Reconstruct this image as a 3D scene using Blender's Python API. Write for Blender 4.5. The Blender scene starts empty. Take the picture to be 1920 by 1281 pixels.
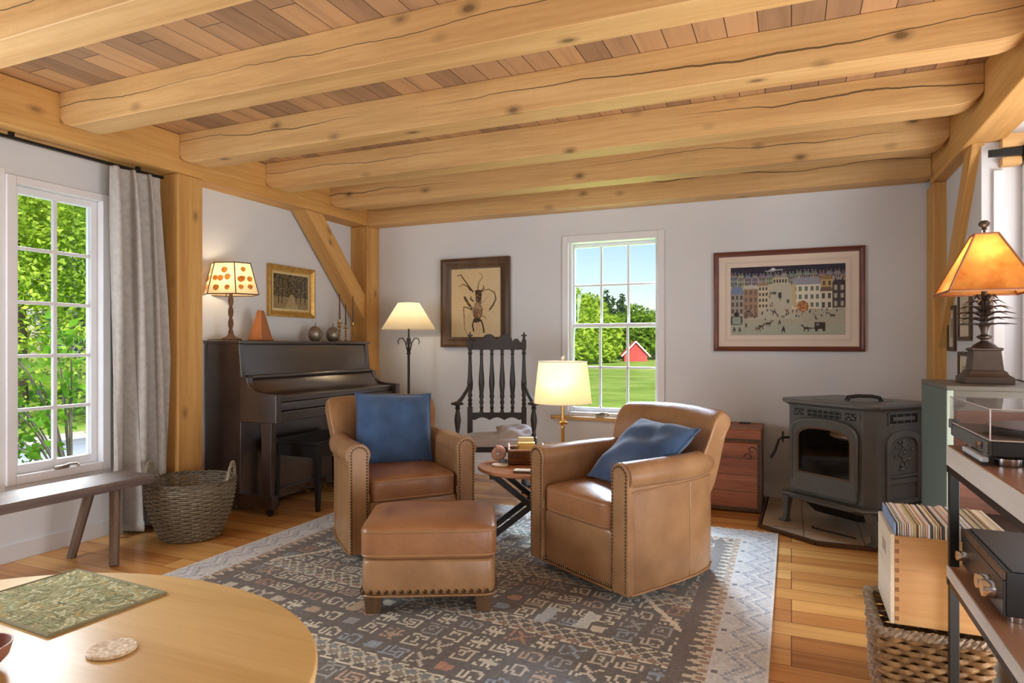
import bpy, bmesh, math, random
import numpy as np
from mathutils import Vector, Matrix
PI = math.pi
R = math.radians
C = bpy.context.scene.collection
sc = bpy.context.scene

# ------------------------------------------------------------------ camera, sky, sun, daylight, fill lights, exposure
YAW = R(23.13)
cam_d = bpy.data.cameras.new('camera'); cam_d.sensor_width = 36.0; cam_d.lens = 22.994
cam_d.shift_y = 0.00384; cam_d.clip_start = 0.02; cam_d.clip_end = 400
cam = bpy.data.objects.new('camera', cam_d); C.objects.link(cam)
cam.location = (0, 0, 1.2); cam.rotation_euler = (R(90), 0, YAW)
sc.camera = cam

sc.view_settings.view_transform = 'Standard'; sc.view_settings.look = 'None'
sc.view_settings.gamma = 1.0; sc.view_settings.use_curve_mapping = False
sc.view_settings.exposure = 0.16

world = bpy.data.worlds.new('sky'); sc.world = world; world.use_nodes = True
wt = world.node_tree
sky = wt.nodes.new('ShaderNodeTexSky'); sky.sky_type = 'NISHITA'; sky.sun_disc = False
sky.sun_elevation = R(34); sky.sun_rotation = R(160); sky.air_density = 1.2; sky.dust_density = 0.6; sky.ozone_density = 3.0
bg = wt.nodes['Background']; bg.inputs['Strength'].default_value = 0.13
wt.links.new(sky.outputs['Color'], bg.inputs['Color'])

def light(name, kind, energy, loc, aim=None, size=None, color=(1, 1, 1), **kw):
    d = bpy.data.lights.new(name, kind); d.energy = energy; d.color = color
    o = bpy.data.objects.new(name, d); C.objects.link(o); o.location = loc
    if kind == 'AREA':
        d.shape = 'RECTANGLE'; d.size, d.size_y = size
    if aim is not None:
        o.rotation_euler = (Vector(aim) - Vector(loc)).to_track_quat('-Z', 'Y').to_euler()
    for k, v in kw.items(): setattr(d, k, v)
    return o

sun = light('sun', 'SUN', 5.5, (10, -20, 20), aim=(10 - 8, -20 + 20, 20 - 14), color=(1.0, 0.94, 0.84), angle=R(0.6))
# left: daylight of the unseen next window; rear, right and upward: added fill lights
light('rear_fill', 'AREA', 22, (2.7, -2.6, 1.45), aim=(-0.5, 4.0, 1.5), size=(1.9, 1.7), color=(1.0, 0.98, 0.96))  # added fill behind the camera, no window in that wall
light('left_window_daylight', 'AREA', 100, (-3.90, 1.02, 1.3), aim=(-1.0, 2.3, 0.75), size=(2.0, 1.6), color=(0.84, 0.92, 1.0))
light('right_fill', 'AREA', 42, (3.8, 2.2, 1.5), aim=(-2.0, 3.8, 1.3), size=(2.6, 1.6), color=(1.0, 0.98, 0.96))  # added fill from the right, no window in that wall
light('upward_fill', 'AREA', 95, (1.95, 2.3, 0.45), aim=(-1.7, 2.9, 2.62), size=(1.5, 1.4), color=(0.97, 0.98, 1.0))  # added light aimed up to brighten the joist undersides
light('upward_fill_near', 'AREA', 50, (0.9, 0.3, 0.3), aim=(-0.6, 0.9, 2.62), size=(1.2, 1.2), color=(0.98, 0.98, 1.0))  # second added upward light, closer to the camera
# added area lights outside, above the window view, standing in for bright sky
light('left_outdoor_fill', 'AREA', 2600, (-9.6, 6.3, 5.6), aim=(-3.0, 2.0, 0.6), size=(5.5, 3.0), color=(0.86, 0.94, 1.0))  # added for window glare on the oval table
light('back_outdoor_fill', 'AREA', 4000, (-2.6, 9.3, 4.7), aim=(-1.0, 4.2, 0.2), size=(4.5, 2.2), color=(0.62, 0.80, 1.0))  # added for the bluish pool on the rug and floor bounce

# ------------------------------------------------------------------ helpers
def lin(*c):
    c = c[0] if len(c) == 1 else c
    return tuple(((x / 255) / 12.92 if x / 255 <= 0.04045 else ((x / 255 + 0.055) / 1.055) ** 2.4) for x in c)

class MB:
    def __init__(s): s.v = []; s.f = []; s.m = []
    def add(s, vs, fs, m=0):
        n = len(s.v); s.v += [tuple(p) for p in vs]
        for f in fs: s.f.append(tuple(i + n for i in f)); s.m.append(m)
        return s
    def box(s, x0, x1, y0, y1, z0, z1, m=0):
        return s.add([(x0,y0,z0),(x1,y0,z0),(x1,y1,z0),(x0,y1,z0),(x0,y0,z1),(x1,y0,z1),(x1,y1,z1),(x0,y1,z1)],
                     [(0,3,2,1),(4,5,6,7),(0,1,5,4),(1,2,6,5),(2,3,7,6),(3,0,4,7)], m)
    def loft(s, rings, m=0, caps=True, closed=True, wrap=False):
        n = len(rings[0]); vs = [p for r in rings for p in r]; fs = []
        K = len(rings)
        for i in range(K if wrap else K - 1):
            a, b = i * n, ((i + 1) % K) * n
            for j in range(n if closed else n - 1):
                k = (j + 1) % n
                fs.append((a + j, a + k, b + k, b + j))
        if caps and not wrap:
            fs.append(tuple(range(n))[::-1]); fs.append(tuple(range((K - 1) * n, K * n)))
        return s.add(vs, fs, m)
    def prism(s, poly, ax, a0, a1, m=0):
        def P(p, a):
            return {'X': (a, p[0], p[1]), 'Y': (p[0], a, p[1]), 'Z': (p[0], p[1], a)}[ax]
        return s.loft([[P(p, a0) for p in poly], [P(p, a1) for p in poly]], m)
    def lathe(s, prof, c=(0, 0), n=24, m=0, caps=True, sq=None, rot=0):
        rings = []
        for r, z in prof:
            ring = []
            for k in range(n):
                t = 2 * PI * k / n + rot
                ring.append((c[0] + r * math.cos(t), c[1] + r * math.sin(t), z))
            rings.append(ring)
        return s.loft(rings, m, caps)
    def tube(s, pts, r, n=8, m=0, closed=False, flat=1.0):
        pts = [Vector(p) for p in pts]; K = len(pts)
        rs = r if isinstance(r, (list, tuple)) else [r] * K
        up = None; rings = []
        for i, p in enumerate(pts):
            if closed: t = pts[(i + 1) % K] - pts[i - 1]
            else: t = pts[min(i + 1, K - 1)] - pts[max(i - 1, 0)]
            t.normalize()
            if up is None:
                up = Vector((0, 0, 1)) if abs(t.z) < 0.9 else Vector((1, 0, 0))
            sd = t.cross(up)
            if sd.length < 1e-6: sd = t.orthogonal()
            sd.normalize(); up = sd.cross(t).normalized()
            rings.append([p + (sd * math.cos(2*PI*k/n) + up * math.sin(2*PI*k/n) * flat) * rs[i] for k in range(n)])
        return s.loft(rings, m, True, True, closed)
    def bar(s, p0, p1, w, d, side=None, w1=None, d1=None, m=0):
        p0, p1 = Vector(p0), Vector(p1); t = (p1 - p0).normalized()
        sd = Vector(side) if side else (Vector((1, 0, 0)) if abs(t.x) < 0.9 else Vector((0, 1, 0)))
        sd = (sd - t * sd.dot(t)).normalized(); u = t.cross(sd)
        w1 = w if w1 is None else w1; d1 = d if d1 is None else d1
        def ring(p, w, d): return [p + sd*w/2 + u*d/2, p - sd*w/2 + u*d/2, p - sd*w/2 - u*d/2, p + sd*w/2 - u*d/2]
        return s.loft([ring(p0, w, d), ring(p1, w1, d1)], m)
    def rbox(s, c, size, e=6.0, n=14, m=0, crown=0.0):
        # rounded, cushion-like box (superellipsoid), crown lifts the middle of top face
        a, b, h = size[0] / 2, size[1] / 2, size[2] / 2
        rings = []
        def sp(x, p): return math.copysign(abs(x) ** p, x)
        N = n * 4
        for i in range(1, n * 2):
            ph = -PI/2 + PI * i / (n * 2)
            cz, rz = sp(math.sin(ph), 2 / e), abs(math.cos(ph)) ** (2 / e)
            ring = []
            for k in range(N):
                t = 2 * PI * k / N
                x, y = sp(math.cos(t), 2 / e) * rz, sp(math.sin(t), 2 / e) * rz
                z = cz * h
                if cz > 0: z += crown * (1 - x * x) * (1 - y * y) * cz
                ring.append((c[0] + x * a, c[1] + y * b, c[2] + z))
            rings.append(ring)
        return s.loft(rings, m)
    def pts(s, M):
        s.v = [tuple(M @ Vector(p)) for p in s.v]; return s
    def build(s, name, mat, parent=None, world=False, bevel=0, seg=2, sub=0, flat=False, angle=38, solid=0, kind=None, label=None):
        me = bpy.data.meshes.new(name)
        v = s.v
        if world and parent is not None:
            Mi = (Matrix.Translation(parent.location) @ parent.rotation_euler.to_matrix().to_4x4()).inverted()
            v = [tuple(Mi @ Vector(p)) for p in v]
        me.from_pydata(v, [], s.f)
        mats = mat if isinstance(mat, (list, tuple)) else [mat]
        for mm in mats: me.materials.append(mm)
        if len(mats) > 1: me.polygons.foreach_set('material_index', s.m)
        bm = bmesh.new(); bm.from_mesh(me); bmesh.ops.recalc_face_normals(bm, faces=bm.faces); bm.to_mesh(me); bm.free()
        if not flat:
            me.polygons.foreach_set('use_smooth', [True] * len(me.polygons))
            if not sub: me.set_sharp_from_angle(angle=R(angle))
        me.update()
        o = bpy.data.objects.new(name, me); C.objects.link(o)
        if parent is not None: o.parent = parent
        if solid:
            md = o.modifiers.new('solid', 'SOLIDIFY'); md.thickness = solid; md.offset = 0
        if bevel:
            md = o.modifiers.new('bevel', 'BEVEL'); md.width = bevel; md.segments = seg; md.limit_method = 'ANGLE'; md.angle_limit = R(40); md.harden_normals = not flat
        if sub:
            md = o.modifiers.new('sub', 'SUBSURF'); md.levels = sub; md.render_levels = sub
        if kind: o['kind'] = kind
        if label: o['label'] = label
        return o

def tag(o, label=None, cat=None, group=None, kind=None):
    if label: o['label'] = label
    if cat: o['category'] = cat
    if group: o['group'] = group
    if kind: o['kind'] = kind
    return o
def thing(name, label, cat, loc=(0, 0, 0), rz=0, group=None, kind=None):
    o = bpy.data.objects.new(name, None); C.objects.link(o); o.location = loc; o.rotation_euler = (0, 0, rz)
    o.empty_display_size = 0.05
    return tag(o, label, cat, group, kind)
def dup(o, loc, rz=None, label=None):
    r = o.copy(); C.objects.link(r); r.location = loc
    if rz is not None: r.rotation_euler = (0, 0, rz)
    if label: r['label'] = label
    for ch in list(o.children):
        c = ch.copy(); C.objects.link(c); c.parent = r
        for g in list(ch.children):
            d = g.copy(); C.objects.link(d); d.parent = c
    return r

# ------------------------------------------------------------------ materials
class NT:
    def __init__(s, name):
        s.mat = bpy.data.materials.new(name); s.mat.use_nodes = True; s.t = s.mat.node_tree
        s.b = s.t.nodes['Principled BSDF']; s.out = s.t.nodes['Material Output']
    def n(s, typ, **kw):
        nd = s.t.nodes.new('ShaderNode' + typ)
        for k, v in kw.items(): setattr(nd, k, v)
        return nd
    def l(s, a, b): s.t.links.new(a, b)
    def val(s, sock, v):
        if hasattr(v, 'is_output'): s.l(v, sock)
        else: sock.default_value = v
    def math(s, op, a, b=None, c=None, clamp=False):
        nd = s.n('Math', operation=op); nd.use_clamp = clamp
        s.val(nd.inputs[0], a)
        if b is not None: s.val(nd.inputs[1], b)
        if c is not None: s.val(nd.inputs[2], c)
        return nd.outputs[0]
    def coord(s, kind='Object', scale=(1, 1, 1), loc=(0, 0, 0), rnd=True):
        tc = s.n('TexCoord'); v = tc.outputs[kind]
        if rnd:
            oi = s.n('ObjectInfo'); mul = s.n('VectorMath', operation='MULTIPLY_ADD')
            s.l(oi.outputs['Random'], mul.inputs[0]); mul.inputs[1].default_value = (13.7, 7.3, 21.1); s.l(v, mul.inputs[2]); v = mul.outputs[0]
        mp = s.n('Mapping'); mp.inputs['Scale'].default_value = scale; mp.inputs['Location'].default_value = loc
        s.l(v, mp.inputs['Vector']); return mp.outputs[0]
    def noise(s, vec, scale, detail=4, rough=0.55, dist=0.0):
        nd = s.n('TexNoise'); s.l(vec, nd.inputs['Vector']); nd.inputs['Scale'].default_value = scale
        nd.inputs['Detail'].default_value = detail; nd.inputs['Roughness'].default_value = rough; nd.inputs['Distortion'].default_value = dist
        return nd.outputs['Fac']
    def ramp(s, fac, stops, mode='LINEAR'):
        nd = s.n('ValToRGB'); cr = nd.color_ramp; cr.interpolation = mode
        while len(cr.elements) < len(stops): cr.elements.new(0.5)
        for e, (p, c) in zip(cr.elements, stops): e.position = p; e.color = (*c, 1) if len(c) == 3 else c
        s.val(nd.inputs['Fac'], fac); return nd.outputs['Color']
    def mix(s, fac, a, b, mode='MIX'):
        nd = s.n('MixRGB', blend_type=mode)
        s.val(nd.inputs[0], fac)
        for i, x in ((1, a), (2, b)):
            if hasattr(x, 'is_output'): s.l(x, nd.inputs[i])
            else: nd.inputs[i].default_value = (*x, 1)
        return nd.outputs[0]
    def bump(s, h, strength=0.2, dist=0.01):
        nd = s.n('Bump'); nd.inputs['Strength'].default_value = strength; nd.inputs['Distance'].default_value = dist
        s.l(h, nd.inputs['Height']); s.l(nd.outputs[0], s.b.inputs['Normal'])
    def fin(s, col=None, rough=0.5, metal=0.0, spec=None, **kw):
        if col is not None:
            if hasattr(col, 'is_output'): s.l(col, s.b.inputs['Base Color'])
            else: s.b.inputs['Base Color'].default_value = (*col, 1)
        s.val(s.b.inputs['Roughness'], rough); s.b.inputs['Metallic'].default_value = metal
        if spec is not None: s.b.inputs['Specular IOR Level'].default_value = spec
        for k, v in kw.items(): s.val(s.b.inputs[k.replace('_', ' ')], v)
        return s.mat

def flatmat(name, col, rough=0.5, metal=0.0, var=0.08, scale=8, bump=0.0, spec=None, **kw):
    m = NT(name); v = m.coord()
    nz = m.noise(v, scale, 5)
    c = m.ramp(nz, [(0.3, tuple(x * (1 - var) for x in col)), (0.7, tuple(min(1, x * (1 + var)) for x in col))])
    if bump: m.bump(m.noise(v, scale * 12, 3), bump, 0.004)
    return m.fin(c, rough, metal, spec, **kw)

def wood(name, dark, mid, light_, axis='X', rough=0.55, freq=7.0, stretch=14.0, knots=0.0, crack=None, bump=0.12, spec=None, coat=0.0, rings=0.0, sawn=0.0):
    m = NT(name)
    k = 1.0 / stretch
    sca = {'X': (k, 1, 1), 'Y': (1, k, 1), 'Z': (1, 1, k)}[axis]
    v = m.coord(scale=sca)
    n1 = m.noise(v, freq, 6, 0.6, 0.6)
    n2 = m.noise(v, freq * 9, 4, 0.7)
    f = m.math('ADD', m.math('MULTIPLY', n1, 0.7), m.math('MULTIPLY', n2, 0.3))
    c = m.ramp(f, [(0.33, dark), (0.5, mid), (0.68, light_)])
    if rings:
        w = m.n('TexWave', wave_type='RINGS', rings_direction={'X': 'X', 'Y': 'Y', 'Z': 'Z'}[axis]); m.l(v, w.inputs['Vector'])
        w.inputs['Scale'].default_value = 9; w.inputs['Distortion'].default_value = 9; w.inputs['Detail'].default_value = 2; w.inputs['Detail Scale'].default_value = 1.4
        c = m.mix(m.math('MULTIPLY', m.math('POWER', w.outputs['Fac'], 3.0), rings), c, dark)
    if knots:
        vk = m.coord(scale={'X': (.55, 1, 1), 'Y': (1, .55, 1), 'Z': (1, 1, .55)}[axis])
        vo = m.n('TexVoronoi'); m.l(vk, vo.inputs['Vector']); vo.inputs['Scale'].default_value = 4.8
        d = m.math('ADD', vo.outputs['Distance'], m.math('MULTIPLY', m.math('SUBTRACT', n1, 0.5), 0.06))
        kn = m.ramp(d, [(0.05, (1, 1, 1)), (0.085, (.5, .5, .5)), (0.17, (0, 0, 0))])
        c = m.mix(m.math('MULTIPLY', kn, knots), c, tuple(x * 0.30 for x in dark))
    if sawn:
        vs = m.coord(scale={'X': (1, .04, .04), 'Y': (.04, 1, .04), 'Z': (.04, .04, 1)}[axis])
        c = m.mix(m.math('MULTIPLY', m.noise(vs, 60, 2), sawn), c, tuple(x * 0.8 for x in mid))
    if crack:
        # a long drying check wandering along the timber (axis X or Y, height z)
        tc = m.n('TexCoord'); sp = m.n('SeparateXYZ'); m.l(tc.outputs['Object'], sp.inputs[0])
        oi = m.n('ObjectInfo')
        x = sp.outputs[axis]
        cx = m.n('CombineXYZ'); m.l(m.math('ADD', x, m.math('MULTIPLY', oi.outputs['Random'], 40.0)), cx.inputs[0])
        w1 = m.noise(cx.outputs[0], 0.55, 6, 0.55)
        w2 = m.noise(cx.outputs[0], 0.45, 1)
        zc = m.math('ADD', m.math('MULTIPLY', m.math('SUBTRACT', w1, 0.5), 0.26), crack)
        dz = m.math('ABSOLUTE', m.math('SUBTRACT', sp.outputs['Z'], zc))
        wd = m.math('MULTIPLY', m.math('SUBTRACT', w2, 0.40, clamp=True), 0.020)
        cr = m.math('LESS_THAN', dz, wd)
        c = m.mix(m.math('MULTIPLY', cr, 0.85), c, tuple(x * 0.12 for x in dark))
    if bump: m.bump(f, bump, 0.006)
    kw = {'Coat_Weight': coat, 'Coat_Roughness': .2} if coat else {}
    return m.fin(c, rough, 0, spec, **kw)

def planks(name, stops, along='X', width=0.14, length=1.7, rough=0.35, gap=(0.05, 0.03, 0.015), knots=0.5, bump=0.1, grain=0.35, coat=0.0):
    m = NT(name); tc = m.n('TexCoord')
    sp = m.n('SeparateXYZ'); m.l(tc.outputs['Object'], sp.inputs[0])
    cb = m.n('CombineXYZ')
    a, b = (('X', 'Y') if along == 'X' else ('Y', 'X'))
    m.l(sp.outputs[a], cb.inputs[0]); m.l(sp.outputs[b], cb.inputs[1])
    br = m.n('TexBrick'); m.l(cb.outputs[0], br.inputs['Vector'])
    br.offset = 0.37; br.offset_frequency = 3
    for kx, vx in (('Scale', 1.0), ('Mortar Size', 0.0022), ('Mortar Smooth', 0.1), ('Bias', 0.0), ('Brick Width', length), ('Row Height', width)):
        br.inputs[kx].default_value = vx
    br.inputs['Color1'].default_value = (0, 0, 0, 1); br.inputs['Color2'].default_value = (1, 1, 1, 1); br.inputs['Mortar'].default_value = (.5, .5, .5, 1)
    rv = br.outputs['Color']
    # grain, shifted per plank
    off = m.n('VectorMath', operation='MULTIPLY_ADD'); m.l(rv, off.inputs[0]); off.inputs[1].default_value = (17, 31, 5); m.l(cb.outputs[0], off.inputs[2])
    mp = m.n('Mapping'); mp.inputs['Scale'].default_value = (0.09, 1.3, 1); m.l(off.outputs[0], mp.inputs['Vector'])
    n1 = m.noise(mp.outputs[0], 9, 6, 0.6, 0.8); n2 = m.noise(mp.outputs[0], 70, 3, 0.6)
    f = m.math('ADD', m.math('MULTIPLY', rv, 1 - grain), m.math('MULTIPLY', m.math('ADD', m.math('MULTIPLY', n1, .75), m.math('MULTIPLY', n2, .25)), grain))
    c = m.ramp(f, stops)
    c = m.mix(m.math('MULTIPLY', m.math('SUBTRACT', 0.52, n1, clamp=True), 1.5), c, tuple(x * 0.45 for x in stops[0][1]))
    if knots:
        mk = m.n('Mapping'); mk.inputs['Scale'].default_value = (0.5, 1, 1); m.l(off.outputs[0], mk.inputs['Vector'])
        vo = m.n('TexVoronoi'); m.l(mk.outputs[0], vo.inputs['Vector']); vo.inputs['Scale'].default_value = 2.6
        kn = m.ramp(m.math('ADD', vo.outputs['Distance'], m.math('MULTIPLY', m.math('SUBTRACT', n1, 0.5), 0.1)), [(0.02, (1, 1, 1)), (0.09, (0, 0, 0))])
        c = m.mix(m.math('MULTIPLY', kn, knots), c, tuple(x * 0.2 for x in stops[0][1]))
    c = m.mix(br.outputs['Fac'], c, gap)
    m.bump(m.math('SUBTRACT', m.math('MULTIPLY', n1, 0.3), br.outputs['Fac']), bump, 0.004)
    kw = {'Coat_Weight': coat} if coat else {}
    return m.fin(c, rough, 0, None, **kw)

def vcol_mat(name, rough=0.7, spec=0.3, bump=0.0, bscale=300, coat=0.0, sheen=0.0):
    m = NT(name); at = m.n('Attribute'); at.attribute_name = 'Col'
    if bump: m.bump(m.noise(m.coord(rnd=False), bscale, 2), bump, 0.003)
    kw = {}
    if coat: kw['Coat_Weight'] = coat; kw['Coat_Roughness'] = 0.02
    if sheen: kw['Sheen_Weight'] = sheen; kw['Sheen_Roughness'] = 0.5
    return m.fin(at.outputs['Color'], rough, 0, spec, **kw)

def glass_mat(name, tint=(1, 1, 1), refl=0.06, rough=0.0):
    m = NT(name); t = m.n('BsdfTransparent'); t.inputs[0].default_value = (*tint, 1)
    g = m.n('BsdfGlossy'); g.inputs['Roughness'].default_value = rough
    lw = m.n('LayerWeight'); lw.inputs['Blend'].default_value = 0.5
    fr = m.math('ADD', m.math('MULTIPLY', m.math('POWER', lw.outputs['Facing'], 5.0), 0.5), refl * 0.5)
    mx = m.n('MixShader'); m.l(fr, mx.inputs[0])
    m.l(t.outputs[0], mx.inputs[1]); m.l(g.outputs[0], mx.inputs[2]); m.l(mx.outputs[0], m.out.inputs['Surface'])
    return m.mat

def shade_mat(name, col, trans=0.6, var=0.12, scale=30, emit=None, dirt=None):
    m = NT(name); v = m.coord()
    nz = m.noise(v, scale, 5)
    c = m.ramp(nz, [(0.3, tuple(x * (1 - var) for x in col)), (0.7, tuple(min(1, x * (1 + var)) for x in col))])
    if dirt: c = m.mix(m.ramp(m.noise(v, 9, 4), [(0.5, (0, 0, 0)), (0.72, (.8, .8, .8))]), c, dirt)
    d = m.n('BsdfDiffuse'); t = m.n('BsdfTranslucent'); m.l(c, d.inputs[0]); m.l(c, t.inputs[0])
    mx = m.n('MixShader'); mx.inputs[0].default_value = trans; m.l(d.outputs[0], mx.inputs[1]); m.l(t.outputs[0], mx.inputs[2])
    m.l(mx.outputs[0], m.out.inputs['Surface']); return m.mat

def emit_mat(name, col, strength):
    m = NT(name); return m.fin(col, 0.5, Emission_Color=(*col, 1), Emission_Strength=strength)

def leaf_mat(name, a, b, trans=0.45, scale=1.2):
    m = NT(name); v = m.coord()
    c = m.ramp(m.noise(v, scale, 5, 0.7), [(0.35, a), (0.65, b)])
    d = m.n('BsdfDiffuse'); t = m.n('BsdfTranslucent'); m.l(c, d.inputs[0])
    c2 = m.mix(1.0, c, (1.0, 1.0, 0.55), 'MULTIPLY'); m.l(c2, t.inputs[0])
    mx = m.n('MixShader'); mx.inputs[0].default_value = trans; m.l(d.outputs[0], mx.inputs[1]); m.l(t.outputs[0], mx.inputs[2])
    m.l(mx.outputs[0], m.out.inputs['Surface']); return m.mat

def weave_mat(name, a, b, rough=0.6, scale=40):
    m = NT(name); v = m.coord()
    c = m.ramp(m.noise(v, scale, 4, 0.7), [(0.3, a), (0.68, b)])
    return m.fin(c, rough)

M = {}
M['wall'] = flatmat('wall_paint', lin(217, 219, 222), 0.75, var=0.015, scale=3, bump=0.03)
M['trim'] = flatmat('white_trim', lin(228, 227, 229), 0.42, var=0.015)
M['timber_x'] = wood('fir_beam_x', lin(184, 138, 82), lin(212, 168, 108), lin(228, 190, 132), 'X', 0.6, knots=1.0, crack=0.015, rings=0.25, sawn=0.35)
M['timber_y'] = wood('fir_beam_y', lin(186, 132, 66), lin(214, 162, 90), lin(230, 184, 114), 'Y', 0.6, knots=0.7, rings=0.25, sawn=0.3)
M['timber_z'] = wood('fir_post', lin(184, 132, 68), lin(212, 162, 92), lin(228, 184, 116), 'Z', 0.6, knots=0.7, rings=0.25, sawn=0.3)
M['ceil'] = planks('ceiling_boards', [(0.1, lin(140, 108, 80)), (0.45, lin(172, 134, 98)), (0.75, lin(194, 150, 104)), (0.95, lin(184, 148, 114))], 'Y', 0.135, 3.4, 0.6, gap=lin(60, 40, 24), knots=0.8, grain=0.4)
M['floor'] = planks('oak_floor', [(0.12, lin(160, 100, 52)), (0.4, lin(200, 138, 74)), (0.65, lin(220, 164, 94)), (0.92, lin(234, 188, 116))], 'X', 0.14, 2.3, 0.27, gap=lin(122, 78, 44), knots=0.7, grain=0.45)
M['leather'] = None
def leather(name, a, b, rough):
    m = NT(name); v = m.coord()
    n = m.noise(v, 4.5, 6, 0.65); c = m.ramp(n, [(0.3, a), (0.7, b)])
    vo = m.n('TexVoronoi'); m.l(v, vo.inputs['Vector']); vo.inputs['Scale'].default_value = 260
    h = m.math('ADD', m.math('MULTIPLY', m.noise(v, 14, 4), 1.0), m.math('MULTIPLY', vo.outputs['Distance'], 0.12))
    m.bump(h, 0.22, 0.012)
    return m.fin(c, rough, 0, 0.5)
M['leather'] = leather('tan_leather', lin(134, 97, 64), lin(166, 126, 87), 0.33)
M['leather_dk'] = leather('tan_leather_cushion', lin(130, 86, 54), lin(160, 112, 74), 0.31)
M['nail'] = flatmat('aged_brass_nail', lin(92, 70, 46), 0.35, 0.85)
M['black'] = flatmat('black_lacquer', lin(26, 23, 22), 0.28, var=0.1)
M['piano'] = wood('walnut_piano', lin(38, 26, 22), lin(52, 36, 30), lin(64, 46, 38), 'Y', 0.30, bump=0.0, coat=1.0, spec=.8)
M['darkwood'] = wood('ebonised_oak', lin(32, 27, 26), lin(44, 37, 35), lin(58, 48, 44), 'Z', 0.38, bump=0.05)
M['brass'] = flatmat('brass', lin(190, 150, 88), 0.28, 0.9)
M['pewter'] = flatmat('pewter', lin(150, 140, 126), 0.42, 0.75, var=0.25, scale=30)
M['iron'] = flatmat('wrought_iron', lin(58, 52, 48), 0.45, 0.6)
M['bark'] = wood('twig_bark', lin(70, 48, 34), lin(104, 74, 52), lin(134, 100, 72), 'Z', 0.7, freq=20)
M['stove'] = flatmat('charcoal_enamel', lin(98, 102, 103), 0.36, 0.1, var=0.06, scale=14, bump=0.02)
M['stove_dk'] = flatmat('stove_black', lin(18, 17, 17), 0.6)
M['glass_black'] = flatmat('fire_glass', lin(14, 12, 11), 0.04, spec=0.9)
M['glass'] = glass_mat('window_glass')
M['pic_glass'] = glass_mat('picture_glass', refl=0.045)
M['acrylic'] = glass_mat('clear_acrylic', (0.93, 0.92, 0.92), refl=0.07)
M['bluecloth'] = None
def cloth(name, a, b, rough=0.85, scale=5, sheen=0.3):
    m = NT(name); v = m.coord()
    n = m.noise(v, scale, 5, 0.6); c = m.ramp(n, [(0.3, a), (0.7, b)])
    m.bump(m.noise(v, 220, 2), 0.18, 0.004)
    return m.fin(c, rough, 0, 0.25, Sheen_Weight=sheen)
M['bluecloth'] = cloth('blue_linen', lin(40, 62, 92), lin(66, 92, 128))
M['curtain'] = cloth('grey_linen', lin(172, 167, 161), lin(194, 189, 183), 0.9, 30, 0.1)
M['seatcloth'] = cloth('pale_seat_cloth', lin(176, 168, 170), lin(200, 192, 196))
M['green'] = flatmat('sage_green_paint', lin(84, 98, 90), 0.55, var=0.04)
M['green_lt'] = flatmat('pale_sage_edge', lin(146, 158, 142), 0.55, var=0.04)
M['taupe'] = flatmat('taupe_board', lin(86, 80, 70), 0.4, var=0.06)
M['benchtop'] = wood('weathered_bench', lin(70, 58, 58), lin(104, 90, 86), lin(140, 124, 114), 'Y', 0.42, bump=0.1)
M['benchleg'] = wood('bench_leg_wood', lin(78, 60, 50), lin(104, 84, 70), lin(130, 108, 90), 'Z', 0.6)
M['oaktop'] = wood('oak_veneer', lin(190, 152, 92), lin(208, 172, 110), lin(222, 188, 128), 'X', 0.33, freq=9, stretch=26, bump=0.02, rings=0.0)
M['tabletop'] = wood('cherry_side_table', lin(146, 92, 58), lin(174, 116, 76), lin(194, 138, 94), 'X', 0.28, bump=0.02)
M['tray'] = weave_mat('brown_rattan', lin(84, 52, 34), lin(138, 92, 62))
M['wicker'] = weave_mat('grey_wicker', lin(104, 92, 72), lin(156, 142, 118), 0.5)
M['wicker_dk'] = weave_mat('grey_wicker_stake', lin(76, 66, 52), lin(110, 98, 80), 0.6)
M['seagrass'] = weave_mat('seagrass', lin(80, 54, 30), lin(164, 126, 80), 0.5, 26)
M['trunk'] = wood('trunk_planks', lin(108, 58, 36), lin(146, 84, 54), lin(170, 108, 74), 'X', 0.5, freq=9, bump=0.1)
M['pine'] = wood('crate_pine', lin(172, 122, 66), lin(192, 142, 82), lin(206, 160, 100), 'X', 0.5, bump=0.03)
M['pine_pale'] = wood('crate_pine_end', lin(206, 190, 160), lin(220, 206, 178), lin(228, 216, 192), 'Y', 0.5, bump=0.03)
M['pine_z'] = wood('crate_joint', lin(130, 84, 46), lin(150, 100, 56), lin(165, 112, 64), 'X', 0.6)
M['rackboard'] = wood('rack_board', lin(190, 186, 180), lin(212, 209, 204), lin(224, 222, 218), 'Y', 0.5, bump=0.05)
M['racktop'] = wood('rack_board_top', lin(112, 76, 54), lin(140, 98, 72), lin(160, 118, 90), 'Y', 0.35, bump=0.03)
M['blackmetal'] = flatmat('black_metal', lin(40, 40, 38), 0.4, 0.6)
M['blackplastic'] = flatmat('black_plastic', lin(26, 26, 27), 0.35)
M['chrome'] = flatmat('chrome', lin(200, 200, 202), 0.15, 1.0, var=0.02)
M['gold'] = flatmat('gilt_frame', lin(196, 156, 84), 0.38, 0.55, var=0.2, scale=20)
M['frame_dk'] = wood('dark_frame', lin(58, 40, 26), lin(84, 60, 40), lin(110, 82, 56), 'Z', 0.4, bump=0.03)
M['frame_red'] = wood('mahogany_frame', lin(84, 42, 32), lin(106, 56, 42), lin(122, 68, 52), 'X', 0.35, bump=0.02)
M['mat'] = flatmat('cream_mount', lin(228, 212, 196), 0.8, var=0.02)
M['paper'] = flatmat('aged_paper', lin(222, 196, 152), 0.85, var=0.06, scale=3)
M['tile'] = None
M['cream'] = flatmat('cream_ceramic', lin(232, 222, 200), 0.4, var=0.03)
M['pinkcer'] = flatmat('pink_ceramic', lin(216, 176, 160), 0.3, var=0.12, scale=25)
M['yellow'] = flatmat('yellow_card', lin(232, 192, 104), 0.6, var=0.05)
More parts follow.
